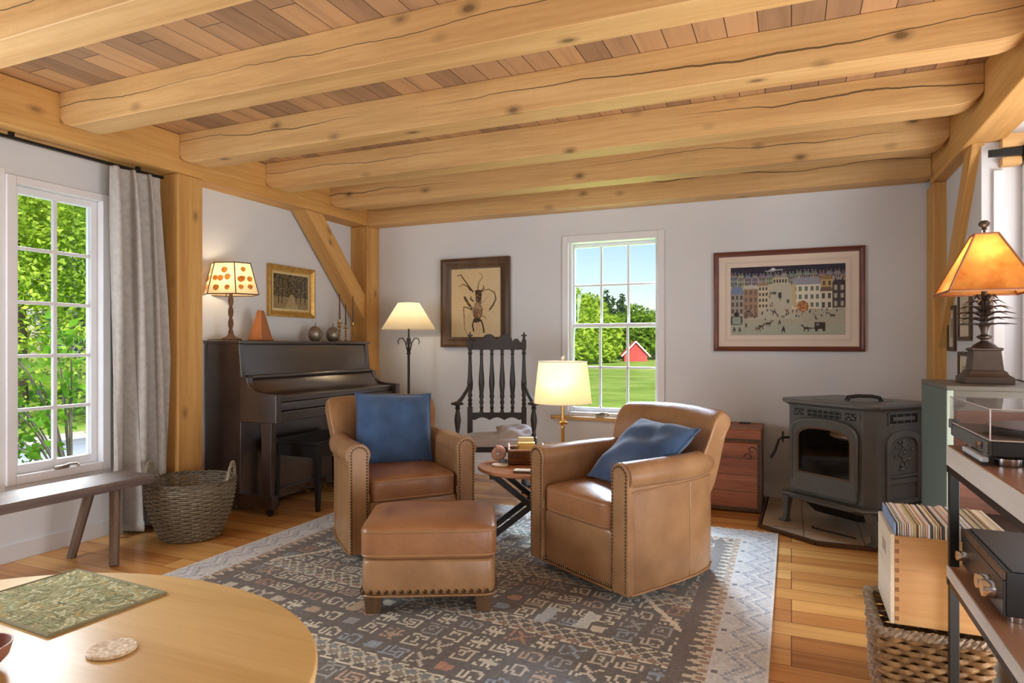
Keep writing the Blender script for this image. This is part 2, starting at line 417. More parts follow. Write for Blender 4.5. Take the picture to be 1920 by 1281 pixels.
M['terracotta'] = flatmat('terracotta_glaze', lin(150, 98, 84), 0.4)
M['metronome'] = wood('metronome_wood', lin(134, 76, 34), lin(168, 102, 52), lin(188, 124, 70), 'Z', 0.35, bump=0.0)
M['bluepot'] = flatmat('blue_plastic', lin(60, 96, 180), 0.4)
# ------------------------------------------------------------------ the room shell
XL, XR, YB = -3.98, 0.97, 5.48
ZC = 2.62
def structure(o, label=None): 
    o['kind'] = 'structure'
    if label: o['label'] = label
    return o
def fresh(nm):
    return MB()

structure(MB().box(-4.12, 4.1, -3.1, 5.62, -0.1, 0.0).build('floor', M['floor'], flat=True), 'honey coloured wide plank wood floor')
structure(MB().box(-4.12, 1.07, -3.1, 5.62, ZC, ZC + .06).build('ceiling', M['ceil'], flat=True), 'plank board ceiling above the timber beams')
structure(MB().box(1.07, 4.1, -3.1, 4.5, ZC, ZC + .06).build('ceiling_plaster', M['wall'], flat=True), 'pale plaster ceiling beyond the right beam')
structure(MB().box(-4.3, 4.2, -3.2, 5.8, ZC + .06, 7.0).build('roof', M['wall'], flat=True), 'unseen block added above the ceiling for its shadow')  # unseen mass added to block the sun and shade the lawn
# left wall with its window opening
LW = (2.24, 2.775, 0.455, 2.115)
w = MB()
w.box(-4.12, XL, -3.1, LW[0], -.6, ZC).box(-4.12, XL, LW[1], 5.62, -.6, ZC).box(-4.12, XL, LW[0], LW[1], -.6, LW[2]).box(-4.12, XL, LW[0], LW[1], LW[3], ZC)
structure(w.build('wall_left', M['wall'], flat=True), 'white wall on the left with the tall window')
BW = (-1.835, -0.985, 0.585, 2.13)
w = MB()
w.box(XL, BW[0], YB, 5.62, -.6, ZC).box(BW[1], 1.2, YB, 5.62, -.6, ZC).box(BW[0], BW[1], YB, 5.62, -.6, BW[2]).box(BW[0], BW[1], YB, 5.62, BW[3], ZC)
structure(w.build('wall_back', M['wall'], flat=True), 'white back wall with the sash window')
structure(MB().box(XR, XR + .12, 4.36, YB, 0, ZC).build('wall_right', M['wall'], flat=True), 'short white wall beside the right post')
structure(MB().box(XR + .12, 4.1, 4.36, 4.5, 0, ZC).build('wall_hall', M['wall'], flat=True), 'white wall behind the sliding door rail')
structure(MB().box(4.0, 4.1, -3.1, 4.36, 0, ZC).build('wall_east', M['wall'], flat=True))
structure(MB().box(-4.12, 4.1, -3.1, -3.0, 0, ZC).build('wall_rear', M['wall'], flat=True))
structure(MB().box(XL + .2, .88, YB - .018, YB, 0, .13).build('baseboard_back', M['trim'], bevel=.004), 'white baseboard under the back wall')
structure(MB().box(XL, XL + .016, 3.36, 5.28, 0, .13).build('baseboard_left', M['trim'], bevel=.004))
structure(MB().box(XL, XL + .012, -1.0, 3.15, 0, .10).build('trim_1', M['wall'], bevel=.003), 'low white skirting under the tall window')

# timber frame
def beam(name, mb, mat, label, bevel=.006):
    o = mb.build(name, mat, bevel=bevel, seg=2, angle=30)
    return tag(o, label, None, None, 'structure')
def centred(x0, x1, y0, y1, z0, z1, name, mat, label, bevel=.008):
    c = ((x0 + x1) / 2, (y0 + y1) / 2, (z0 + z1) / 2)
    o = beam(name, MB().box(x0 - c[0], x1 - c[0], y0 - c[1], y1 - c[1], z0 - c[2], z1 - c[2]), mat, label, bevel)
    o.location = c
    return o
PX = XL + .2
centred(XL, PX, -2.9, YB, 2.36, ZC, 'beam', M['timber_y'], 'long timber plate beam along the left wall')
centred(.89, 1.07, -2.9, 5.36, 2.32, ZC, 'beam', M['timber_y'], 'long timber beam on the right side')
centred(PX, .89, 5.28, YB, 2.365, ZC, 'beam', M['timber_x'], 'timber beam running along the top of the back wall')
centred(XL, PX, 3.15, 3.355, 0, 2.36, 'pillar', M['timber_z'], 'square timber post between curtain and piano', .012)
centred(XL, PX, 5.28, YB, 0, 2.36, 'pillar', M['timber_z'], 'timber post in the corner behind the piano', .012)
centred(.89, 1.09, 5.25, YB, 0, 2.32, 'pillar', M['timber_z'], 'timber post in the right corner by the stove', .012)
# joists with rounded ends
def joist(y, label):
    x0, x1, zb = PX, .89, 2.42
    poly = [(x0, ZC), (x0, zb + .07)]
    for k in range(0, 7):
        t = PI + (PI / 2) * k / 6
        poly.append((x0 + .13 + .13 * math.cos(t), zb + .07 + .07 * math.sin(t)))
    for k in range(0, 7):
        t = 1.5 * PI + (PI / 2) * k / 6
        poly.append((x1 - .13 + .13 * math.cos(t), zb + .07 + .07 * math.sin(t)))
    poly.append((x1, ZC))
    cx, cz = (x0 + x1) / 2, 2.52
    mb = MB().prism([(p[0] - cx, p[1] - cz) for p in poly], 'Y', -.085, .085)
    o = beam('beam', mb, M['timber_x'], label, .005); o.location = (cx, y + .085, cz)
    return o
for y, lb in ((1.60, 'nearest ceiling joist, at the top left'), (2.38, 'second ceiling joist from the viewer'),
              (3.16, 'third ceiling joist from the viewer, with a long crack'), (3.94, 'fourth ceiling joist from the viewer'), (4.72, 'farthest ceiling joist before the back wall'), (.82, 'ceiling joist above the viewer')):
    joist(y, lb)
# diagonal braces (grain along local Z)
def brace(p0, p1, w, d, label):
    p0, p1 = Vector(p0), Vector(p1); L = (p1 - p0).length
    o = beam('beam', MB().box(-w/2, w/2, -d/2, d/2, -L/2, L/2), M['timber_z'], label)
    o.location = (p0 + p1) / 2
    t = (p1 - p0).normalized(); sd = Vector((1, 0, 0)); u = t.cross(sd).normalized()
    o.rotation_euler = Matrix((sd, u, t)).transposed().to_euler()
    return o
brace((-3.885, 5.40, 1.44), (-3.885, 4.46, 2.46), .15, .17, 'diagonal timber brace above the piano')
brace((.955, 5.34, 1.18), (.955, 4.36, 2.42), .06, .14, 'slim diagonal timber brace on the right post')

# ------------------------------------------------------------------ windows
def crank(parent, T):
    mb = MB().rbox((0, 0, 0), (.085, .03, .022), 4, 6)
    mb.tube([(.0, -.012, .006), (.03, -.03, .016), (.075, -.026, .012)], [.007, .006, .005], 8)
    mb.lathe([(.0, -.008), (.009, -.008), (.009, .01), (.0, .01)], (.08, -.026), 8)
    mb.pts(T)
    return mb.build('crank_handle', M['pewter'], parent, world=True)

# left window (plane x = XL), two columns by five rows
t = thing('window_1', 'tall white window with two columns of five panes', None, (XL, (LW[0]+LW[1])/2, LW[2]), kind='structure')
y0, y1, z0, z1 = LW
f = MB()
f.box(-4.12, -3.955, y0 - .03, y0 + .02, z0 - .03, z1 + .03).box(-4.12, -3.955, y1 - .02, y1 + .03, z0 - .03, z1 + .03)
f.box(-4.12, -3.955, y0 + .02, y1 - .02, z1 - .015, z1 + .03).box(-4.12, -3.955, y0 + .02, y1 - .02, z0 - .03, z0 + .02)
f.box(-3.99, -3.968, y0 - .14, y0 - .03, z0 - .06, z1 + .06)
f.build('window_frame', M['trim'], t, world=True, bevel=.004)
s = MB(); a0, a1, b0, b1 = y0 + .02, y1 - .02, z0 + .02, z1 - .015
s.box(-4.06, -4.01, a0, a0 + .038, b0, b1).box(-4.06, -4.01, a1 - .038, a1, b0, b1).box(-4.059, -4.011, a0 + .037, a1 - .037, b0, b0 + .05).box(-4.059, -4.011, a0 + .037, a1 - .037, b1 - .04, b1)
g0, g1, h0, h1 = a0 + .038, a1 - .038, b0 + .05, b1 - .04
ym = (g0 + g1) / 2; s.box(-4.045, -4.02, ym - .011, ym + .011, h0, h1)
for k in range(1, 5):
    z = h0 + (h1 - h0) * k / 5; s.box(-4.043, -4.022, g0, g1, z - .010, z + .010)
s.build('sash', M['trim'], t, world=True, bevel=.003)
MB().box(-4.036, -4.031, g0, g1, h0, h1).build('window_glass', M['glass'], t, world=True, flat=True)
crank(t, Matrix.Translation((-3.95, 2.50, z0 + .03)) @ Matrix.Rotation(R(90), 4, 'Z'))

# back window (plane y = YB), three columns by two plus two rows
t = thing('window_2', 'white sash window with twelve panes in back wall', None, ((BW[0]+BW[1])/2, YB, BW[2]), kind='structure')
x0, x1, z0, z1 = BW
f = MB()
f.box(x0 - .02, x0 + .035, 5.462, 5.62, z0, z1 + .03).box(x1 - .035, x1 + .02, 5.462, 5.62, z0, z1 + .03)
f.box(x0 + .035, x1 - .035, 5.462, 5.62, z1 - .035, z1 + .03).box(x0 + .035, x1 - .035, 5.462, 5.62, z0, z0 + .035)
f.box(x0 + .035, x0 + .06, 5.50, 5.52, z0 + .035, z1 - .035).box(x1 - .06, x1 - .035, 5.50, 5.52, z0 + .035, z1 - .035)
f.build('window_frame', M['trim'], t, world=True, bevel=.004)
zm = 1.372
for nm, ya, yb, za, zb in (('upper_sash', 5.56, 5.60, zm - .018, z1 - .035), ('lower_sash', 5.525, 5.565, z0 + .035, zm + .018)):
    s = MB(); a0, a1 = x0 + .035, x1 - .035
    s.box(a0, a0 + .03, ya, yb, za, zb).box(a1 - .03, a1, ya, yb, za, zb).box(a0 + .03, a1 - .03, ya, yb, zb - .032, zb).box(a0 + .03, a1 - .03, ya, yb, za, za + .038)
    c0, c1, d0, d1 = a0 + .03, a1 - .03, za + .038, zb - .032
    for k in (1, 2):
        x = c0 + (c1 - c0) * k / 3; s.box(x - .010, x + .010, ya + .008, yb - .008, d0, d1)
    z = (d0 + d1) / 2; s.box(c0, c1, ya + .010, yb - .010, z - .009, z + .009)
    so = s.build(nm, M['trim'], t, world=True, bevel=.003)
    MB().box(c0, c1, (ya + yb) / 2 - .002, (ya + yb) / 2 + .002, d0, d1).pts(Matrix.Translation(-t.location)).build('window_glass', M['glass'], so, flat=True)
crank(t, Matrix.Translation(((x0 + x1) / 2 - .1, 5.455, z0 + .025)))
MB().box(x0 - .11, x1 + .06, 5.42, 5.48, z0 - .032, z0).build('window_sill', M['timber_x'], t, world=True, bevel=.006, label='brown wooden sill')

# ------------------------------------------------------------------ sliding door hardware on the right
t = thing('sliding_door_rail', 'black steel sliding door rail on white wall at top right', 'rail', (1.7, 4.30, 2.24))
MB().box(.985, 2.6, 4.285, 4.297, 2.222, 2.262).build('rail_bar', M['blackmetal'], t, world=True, bevel=.002)
MB().box(1.14, 1.20, 4.27, 4.36, 2.20, 2.275).build('hanger', M['blackmetal'], t, world=True, bevel=.004)
MB().box(1.05, 2.6, 4.30, 4.36, 2.27, 2.345).build('header_board', M['timber_x'], t, world=True, bevel=.004, label='brown wooden header board')
MB().box(1.05, 1.14, 4.30, 4.36, 2.175, 2.222).build('block', M['timber_x'], t, world=True, bevel=.004, label='brown wooden block under the rail')
structure(MB().box(1.02, 1.07, 4.335, 4.36, 0, 2.16).build('trim_2', M['trim'], bevel=.003), 'flat white upright trim by the door')
d = thing('door_1', 'white sliding panel door hanging from black rail', None, (1.6, 4.33, 0), kind='structure')
MB().box(1.15, 2.1, 4.308, 4.345, .02, 2.20).build('door_panel', M['trim'], d, world=True, bevel=.003)
MB().box(1.15, 1.25, 4.298, 4.31, .02, 2.20).box(1.25, 2.0, 4.298, 4.31, 2.08, 2.20).box(1.25, 2.0, 4.298, 4.31, .02, .16).build('door_frame', M['trim'], d, world=True, bevel=.003)

# ------------------------------------------------------------------ outdoors
GZ = -0.5
m = NT('lawn_grass'); v = m.coord(rnd=False)
c = m.ramp(m.noise(v, 0.5, 8, 0.7), [(0.3, lin(116, 146, 54)), (0.5, lin(150, 178, 76)), (0.72, lin(180, 200, 104))])
m.bump(m.noise(v, 26, 4), 0.6, 0.05); M['lawn'] = m.fin(c, 0.9, 0, 0.1)
M['asphalt'] = flatmat('driveway_asphalt', lin(112, 114, 122), 0.9, var=0.12, scale=3)
M['gravel'] = flatmat('gravel_edge', lin(206, 192, 178), 0.95, var=0.15, scale=20)
structure(MB().box(-110, 60, 5.9, 130, GZ - .3, GZ).box(-110, -4.4, -60, 5.9, GZ - .3, GZ).build('ground', M['lawn'], flat=True), 'sunlit green lawn outside')
structure(MB().box(-11.9, -5.2, -30, 11, GZ, GZ + .012).build('driveway_pavement', M['asphalt'], flat=True), 'grey driveway outside the left window')
structure(MB().box(-12.9, -11.9, -30, 11, GZ, GZ + .010).build('path', M['gravel'], flat=True), 'pale gravel edge of the driveway')

rng = np.random.default_rng(7)
def leaf_mesh(name, mat, centers, size, parent=None, aspect=1.0, up=0.3):
    n = len(centers)
    a = rng.normal(size=(n, 3)); a[:, 2] *= (1 - up); a /= np.linalg.norm(a, axis=1)[:, None]
    b = rng.normal(size=(n, 3)); b -= a * (a * b).sum(1)[:, None]; b /= np.linalg.norm(b, axis=1)[:, None]
    s = size * rng.uniform(.6, 1.3, size=(n, 1))
    a = a * s * aspect; b = b * s
    # pointed leaf: 4-vertex kite with a bent middle
    nrm = np.cross(a, b); nrm /= (np.linalg.norm(nrm, axis=1)[:, None] + 1e-9)
    V = np.stack([centers - a, centers + b * .5 + nrm * s * .12, centers + a, centers - b * .5 + nrm * s * .12], axis=1).reshape(-1, 3)
    me = bpy.data.meshes.new(name)
    me.vertices.add(4 * n); me.vertices.foreach_set('co', V.ravel())
    me.loops.add(4 * n); me.loops.foreach_set('vertex_index', np.arange(4 * n, dtype=np.int32))
    me.polygons.add(n); me.polygons.foreach_set('loop_start', np.arange(0, 4 * n, 4, dtype=np.int32))
    me.update(calc_edges=True); me.validate()
    me.materials.append(mat)
    o = bpy.data.objects.new(name, me); C.objects.link(o)
    if parent is not None: o.parent = parent
    return o
def blob_points(n, blobs):
    out = []
    wts = np.array([b[3] * b[4] * b[5] for b in blobs]) ** .67; wts /= wts.sum()
    for b, k in zip(blobs, (wts * n).astype(int)):
        d = rng.normal(size=(k, 3)); d /= np.linalg.norm(d, axis=1)[:, None]
        r = rng.uniform(.55, 1.0, size=(k, 1)) ** .5
        r *= 1 + .18 * np.sin(d[:, :1] * 9 + d[:, 1:2] * 7 + d[:, 2:] * 8)
        out.append(d * r * np.array(b[3:6]) + np.array(b[0:3]))
    return np.concatenate(out)
M['leaf_mid'] = leaf_mat('leaves_mid', lin(84, 124, 40), lin(166, 200, 80), scale=.9)
M['leaf_bright'] = leaf_mat('leaves_bright', lin(132, 172, 44), lin(210, 230, 100), scale=.9)
M['leaf_dark'] = leaf_mat('leaves_conifer', lin(44, 70, 48), lin(84, 112, 72), .2, scale=.7)
M['leaf_blue'] = leaf_mat('leaves_grey_green', lin(84, 106, 108), lin(140, 160, 150), .25, scale=.8)
M['leaf_bush'] = leaf_mat('leaves_shrub', lin(40, 72, 18), lin(92, 130, 40), .35, scale=3)
M['treebark'] = flatmat('tree_bark', lin(92, 80, 68), 0.9, var=0.2, scale=6)
def tree(name, label, x, y, h, w, mat, n=2600, leaf=.5, cat='tree', kind='round', group=None, trunk=True):
    t = thing(name, label, cat, (x, y, GZ), group=group)
    blobs = []
    if kind == 'round':
        for k in range(9):
            a = rng.uniform(0, 2 * PI); rr = rng.uniform(.1, .62) * w / 2; z = rng.uniform(.30, .86) * h
            s = w * rng.uniform(.20, .32)
            blobs.append((rr * math.cos(a), rr * math.sin(a), z, s, s, s * .85))
        blobs.append((0, 0, h * .55, w * .36, w * .36, h * .36)); blobs.append((0, 0, h * .25, w * .40, w * .40, h * .22))
    else:
        for k in range(10):
            q = k / 9; s = (1 - q * .86) * w / 2
            blobs.append((rng.uniform(-.1, .1) * w, rng.uniform(-.1, .1) * w, h * (.1 + .85 * q), s, s, h * .10))
    leaf_mesh('crown', mat, blob_points(n, blobs), leaf, t)
    if trunk:
        tb = MB().tube([(0, 0, 0), (.05, .02, h * .3), (-.03, .03, h * .6)], [.06 * w * .5 + .08, .05 * w * .4 + .06, .05], 10); tb.build('trunk', M['treebark'], t)
    return t
# tree line seen through the back window (bearing x/y between -.315 and -.19)
for (r_, Y, h, w, mt, kd, lb) in (
    (-.318, 66, 8.4, 6.0, 'leaf_bright', 'round', 'tall bright green tree at left of the back window'),
    (-.300, 57, 5.0, 4.2, 'leaf_bright', 'round', 'low bright green tree in front of the tallest one outside'),
    (-.284, 75, 7.0, 5.0, 'leaf_mid', 'round', 'mid green tree left of the red shed'),
    (-.262, 92, 9.4, 5.8, 'leaf_dark', 'cone', 'dark conifer behind the middle panes of back window'),
    (-.272, 62, 4.8, 3.8, 'leaf_bright', 'round', 'round light green tree just left of red shed'),
    (-.240, 98, 9.2, 5.8, 'leaf_dark', 'cone', 'dark conifer rising behind the red shed'),
    (-.232, 83, 6.0, 5.4, 'leaf_mid', 'round', 'mid green tree directly behind red shed'),
    (-.212, 76.5, 6.6, 5.8, 'leaf_mid', 'round', 'broad green tree right of the red shed'),
    (-.192, 87, 6.0, 6.4, 'leaf_mid', 'round', 'green tree at right edge of the back window'),
    (-.335, 85, 9.6, 7.0, 'leaf_mid', 'round', 'green tree beyond the left edge of the back window'),
    (-.255, 118, 7.4, 9.0, 'leaf_dark', 'round', 'dark low trees far behind the red shed'),
    (-.215, 108, 6.8, 8.5, 'leaf_dark', 'round', 'dark low tree far right behind the shed'),
    (-.365, 74, 7.5, 6.5, 'leaf_bright', 'round', 'bright green tree far left of the red shed, mostly behind the wall'),
    (-.160, 79, 6.2, 6.5, 'leaf_mid', 'round', 'green tree far right of the red shed, hidden by the wall')):
    tree('tree', lb, r_ * Y, Y, h, w, M[mt], 5200 if kd == 'round' else 4600, .26, kind=kd, group='trees beyond the back lawn')
# red shed
t = thing('shed', 'small red gabled shed on lawn seen through back window', 'shed', (-.222 * 70, 70, GZ), rz=R(18))
w_, l_, e_, rg = 2.4, 2.6, .8, 2.1
M['redpaint'] = flatmat('red_boards', lin(196, 72, 70), 0.8, var=0.1, scale=4)
M['redroof'] = flatmat('red_roof', lin(214, 96, 92), 0.8, var=0.06, scale=3)
M['whitepaint'] = flatmat('white_boards', lin(236, 230, 226), 0.7, var=0.03)
MB().prism([(-w_/2, 0), (w_/2, 0), (w_/2, e_), (0, rg - .1), (-w_/2, e_)], 'Y', -l_/2, l_/2).build('shed_walls', M['redpaint'], t, flat=True)
for sg in (-1, 1):
    MB().prism([(0, rg), (sg * (w_/2 + .3), e_ - .28), (sg * (w_/2 + .3), e_ - .2), (0, rg + .09)], 'Y', -l_/2 - .25, l_/2 + .25).build('roof', M['redroof'], t, flat=True)
    MB().bar((0, -l_/2 - .27, rg + .02), (sg * (w_/2 + .3), -l_/2 - .27, e_ - .26), .06, .14, side=(0, 1, 0)).build('fascia', M['whitepaint'], t, flat=True)
MB().box(-.4, .4, -l_/2 - .04, -l_/2, 0, .95).build('door', M['redpaint'], t, flat=True)

# trees outside the left window
for (x, y, h, w, mt, lb, n, lf) in (
    (-15.5, 8.8, 7.6, 6.2, 'leaf_bright', 'large bright green tree filling the left window', 46000, .062),
    (-18.8, 15.6, 5.6, 5.4, 'leaf_bright', 'sunlit tree behind right panes of left window', 22000, .09),
    (-27.0, 19.6, 9.8, 8.0, 'leaf_blue', 'grey green tree far behind the left window', 9000, .15),
    (-33.5, 14.5, 10.0, 8.5, 'leaf_dark', 'dark conifer mass far out left', 9000, .18),
    (-22.6, 9.6, 5.5, 6.6, 'leaf_mid', 'mid green tree low across the lawn at left', 12000, .13)):
    tree('tree', lb, x, y, h, w, M[mt], n, lf, group='trees beyond the driveway')
# leafy shrub close to the left window
t = thing('shrub', 'dark leafy shrub with arching stems close outside the left window', 'shrub', (-5.95, 3.85, GZ))
stems = MB(); cs = []
for k in range(15):
    a = rng.uniform(R(150), R(330)); rch = rng.uniform(.35, 1.0); hh = rng.uniform(1.1, 2.3)
    p = []
    for q in np.linspace(0, 1, 9):
        p.append((math.cos(a) * rch * q ** 1.5, math.sin(a) * rch * q ** 1.5, hh * (q ** .8) - .18 * q ** 4 * hh))
    stems.tube(p, list(np.linspace(.014, .004, 9)), 5)
    for q in np.linspace(.48, 1, 30):
        i = min(int(q * 8), 7); u_ = q * 8 - i
        pp = np.array(p[i]) * (1 - u_) + np.array(p[i + 1]) * u_
        cs.append(pp + rng.normal(size=3) * .06)
stems.build('stem', M['treebark'], t)
leaf_mesh('foliage', M['leaf_bush'], np.array(cs), .10, t, aspect=.30, up=.2)

# ------------------------------------------------------------------ woven / drawn surfaces: a colour per small cell
class Canvas:
    def __init__(s, w, h, col): s.w, s.h = w, h; s.a = np.empty((h, w, 3)); s.a[:] = col; s.X, s.Y = np.meshgrid(np.arange(w) + .5, np.arange(h) + .5)
    def rect(s, x0, y0, x1, y1, c): s.a[(s.X >= x0) & (s.X < x1) & (s.Y >= y0) & (s.Y < y1)] = c
    def ell(s, x, y, rx, ry, c): s.a[((s.X - x) / rx) ** 2 + ((s.Y - y) / ry) ** 2 <= 1] = c
    def poly(s, pts, c):
        ins = np.zeros((s.h, s.w), bool); n = len(pts)
        for i in range(n):
            (xa, ya), (xb, yb) = pts[i], pts[(i + 1) % n]
            if ya == yb: continue
            cnd = ((ya > s.Y) != (yb > s.Y)) & (s.X < (xb - xa) * (s.Y - ya) / (yb - ya) + xa)
            ins ^= cnd
        s.a[ins] = c
    def line(s, pts, w, c, w1=None):
        n = len(pts) - 1
        for i in range(n):
            (xa, ya), (xb, yb) = pts[i], pts[i + 1]
            dx, dy = xb - xa, yb - ya; L = dx * dx + dy * dy + 1e-9
            t = np.clip(((s.X - xa) * dx + (s.Y - ya) * dy) / L, 0, 1)
            d = np.hypot(s.X - xa - t * dx, s.Y - ya - t * dy)
            ww = w if w1 is None else w + (w1 - w) * (i + t) / n
            s.a[d <= ww / 2] = c
    def speck(s, amt, seed=1):
        r = np.random.default_rng(seed).normal(size=(s.h, s.w, 1)); s.a = np.clip(s.a + r * amt, 0, 255)
def srgb2lin(a):
    a = a / 255.0
    return np.where(a <= 0.04045, a / 12.92, ((a + 0.055) / 1.055) ** 2.4)
def canvas_mesh(name, cv, width, height, mat, parent=None, plane='XZ', thick=0.0, edge=(120, 110, 96)):
    """grid centred on x, from z=0 up (row 0 = top); XY plane: centred both ways, row 0 = far edge"""
    w, h = cv.w, cv.h
    gx, gy = np.meshgrid(np.linspace(-width/2, width/2, w + 1), np.linspace(1, 0, h + 1))
    if plane == 'XZ': V = np.stack([gx, np.zeros_like(gx), gy * height], -1).reshape(-1, 3)
    else: V = np.stack([gx, (gy - .5) * height, np.full_like(gx, thick)], -1).reshape(-1, 3)
    i = np.arange(h)[:, None] * (w + 1) + np.arange(w)[None, :]
    F = np.stack([i + w + 1, i + w + 2, i + 1, i], -1).reshape(-1, 4).astype(np.int32)
    col = srgb2lin(cv.a).reshape(-1, 3)
    if thick:
        n = len(V); hw, hh = width / 2, height / 2
        V = np.concatenate([V, [(-hw, -hh, 0), (hw, -hh, 0), (hw, hh, 0), (-hw, hh, 0), (-hw, -hh, thick), (hw, -hh, thick), (hw, hh, thick), (-hw, hh, thick)]])
        E = np.array([(3, 2, 1, 0), (0, 1, 5, 4), (1, 2, 6, 5), (2, 3, 7, 6), (3, 0, 4, 7)], dtype=np.int32) + n
        F = np.concatenate([F, E]); col = np.concatenate([col, np.repeat(srgb2lin(np.array([edge], float)), 5, 0)])
    me = bpy.data.meshes.new(name); nf = len(F)
    me.vertices.add(len(V)); me.vertices.foreach_set('co', V.ravel())
    me.loops.add(4 * nf); me.loops.foreach_set('vertex_index', F.ravel().astype(np.int32))
    me.polygons.add(nf); me.polygons.foreach_set('loop_start', np.arange(0, 4 * nf, 4, dtype=np.int32))
    me.update(calc_edges=True)
    at = me.attributes.new('Col', 'FLOAT_COLOR', 'CORNER')
    at.data.foreach_set('color', np.repeat(np.concatenate([col, np.ones((nf, 1))], 1), 4, 0).ravel().astype(np.float32))
    me.materials.append(mat)
    o = bpy.data.objects.new(name, me); C.objects.link(o)
    if parent is not None: o.parent = parent
    return o

# ------------------------------------------------------------------ the kilim rug
def make_rug():
    RX0, RX1, RY0, RY1 = -3.00, -.075, .25, 4.465
    px = .0115
    W, H = int((RX1 - RX0) / px), int((RY1 - RY0) / px)
    cv = Canvas(W, H, (80, 68, 55))
    x = RX0 + (cv.X) * px; y = RY1 - cv.Y * px
    rg_ = np.random.default_rng(3)
    brown, cream, tan, grey, rust, blue = (80, 68, 55), (196, 188, 164), (168, 140, 112), (136, 134, 130), (166, 116, 84), (128, 140, 150)
    a = cv.a
    # field: diagonal cells
    c, s_ = math.cos(R(82)), math.sin(R(82))
    u = (x * c + y * s_); v = (-x * s_ + y * c) 
    cell = .118
    ui, vi = np.floor(u / cell).astype(int), np.floor(v / cell).astype(int)
    uf, vf = u / cell - ui, v / cell - vi
    motifs = []
    def bits(rows): motifs.append(np.array([[ch == '#' for ch in r_] for r_ in rows]))
    bits(["...........", ".#########.", ".#.......#.", ".#.......#.", ".#..####.#.", ".#..#..#.#.", ".#.....#.#.", ".#######.#.", ".........#.", "..........."[:11], "..........."])
    bits(["...........", "..######...", "..#....##..", "..#.....#..", "..###...#..", "........#..", "..#######..", "..#........", "..#####....", "......#....", "..........."])
    bits(["...........", "....##.....", ".#..##..#..", ".########..", "....##.....", ".#######.#.", "....##.....", ".#..##..#..", ".##.##.##..", "...........", "..........."])
    bits(["...........", ".###...###.", ".#.#...#.#.", ".#.......#.", ".#.#####.#.", ".#.#...#.#.", ".#.......#.", ".#.......#.", ".#########.", "...........", "..........."])
    bits(["...........", "..#######..", "..#.....#..", "..#.###.#..", "..#.#.#.#..", "..#.#.#.#..", "..#.#...#..", "..#.#####..", "..#........", "..######...", "..........."])
    bits(["...........", "...........", "...#####...", "...#####...", "...#####...", "...#####...", "...#####...", "...#####...", "...........", "...........", "..........."])
    bits(["...........", ".##.....##.", "..##...##..", "...##.##...", "....###....", "...##.##...", "..##...##..", ".##.....##.", "...........", ".#########.", "..........."])
    nm = len(motifs)
    h1 = (np.abs(ui * 73856093 ^ vi * 19349663) % 9973)
    band = np.mod(ui, 5)
    lat = (band == 0)
    big = ~lat
    mid = h1 % nm
    mi, mj = np.clip((uf * 11).astype(int), 0, 10), np.clip((vf * 11).astype(int), 0, 10)
    mask = np.zeros(x.shape, bool)
    for k in range(nm): 
        sel = big & (mid == k); mask[sel] = motifs[k][mj[sel], mi[sel]]
    tint = (h1 // 7) % 10
    cols = np.array([cream, cream, cream, (180, 170, 150), tan, grey, cream, rust, blue, (190, 176, 150)], float)
    a[mask] = cols[tint[mask]]
    # lattice bands of small lozenges
    sc_ = .066
    du, dv = (u + v) / sc_, (u - v) / sc_
    fu, fv = np.mod(du, 1), np.mod(dv, 1)
    li, lj = np.floor(du).astype(int), np.floor(dv).astype(int)
    ln = (fu < .19) | (fv < .19)
    fillc = np.array([(84, 72, 58), (120, 106, 88), (80, 68, 55), (130, 98, 74), (110, 112, 110), (80, 68, 55), (80, 68, 55)], float)
    hh = np.abs(li * 31 + lj * 17 + li * lj * 7) % 7
    a[lat] = fillc[hh[lat]]
    a[lat & ln] = (184, 176, 152)
    # thin cream dividing lines
    edge = (lat & ((uf < .06) | (uf > .94)))
    a[edge] = (206, 196, 170)
    # pale wedges scattered
    for k in range(14):
        cx, cy = rg_.uniform(-2.6, -.6), rg_.uniform(.8, 4.1); ua, va = cx * c + cy * s_, -cx * s_ + cy * c
        sel = (np.abs((u - ua) ) < .085) & (np.abs(v - va) < .030)
        a[sel] = [(186, 188, 180), (160, 166, 168), (176, 150, 116)][k % 3]
    # large concentric lozenge outlines over the field
    for cx, cy in ((-1.55, 2.3),):
        d = np.abs(x - cx) / 1.5 + np.abs(y - cy) / 2.2
        a[(np.abs(d - .97) < .010)] = (206, 194, 168)
        # borders, measured from the edges
    dl = np.minimum(x - RX0, RX1 - x); db = np.minimum(y - RY0, RY1 - y); d = np.minimum(dl, db)
    t = np.where(dl < db, y, x)
    dark = d < .345; a[dark] = (86, 68, 54)
    saw = np.abs(np.mod(t / .062, 1) - .5) * 2
    serr = (d < .30) & (d - .215 < .085 * saw ** .8); a[serr] = (190, 176, 150)
    core = (d < .285) & (d - .215 < .035 * (saw > .6)); a[core] = (150, 112, 88)
    lightb = d < .215; base = np.array((192, 190, 186), float)
    a[lightb] = base
    zz = np.abs(np.mod(t / .19, 1) - .5) * 2
    for off, colr in ((.055, (146, 150, 162)), (.075, (204, 202, 198)), (.125, (138, 142, 154)), (.10, (168, 168, 174))):
        ln_ = lightb & (np.abs(d - (off + (zz - .5) * .07)) < .007); a[ln_] = colr
    mz = lightb & (np.abs(d - .19) < .009) & (np.mod(t / .19, 1) < .12); a[mz] = (92, 84, 84)
    a[d < .012] = (206, 200, 192)
    # abrash: soft streaks along the weft
    n = rg_.normal(size=H); n = np.convolve(n, np.ones(9) / 9, 'same') * 10
    a += n[:, None, None]; cv.speck(7, 5); cv.a = np.clip(cv.a, 0, 255)
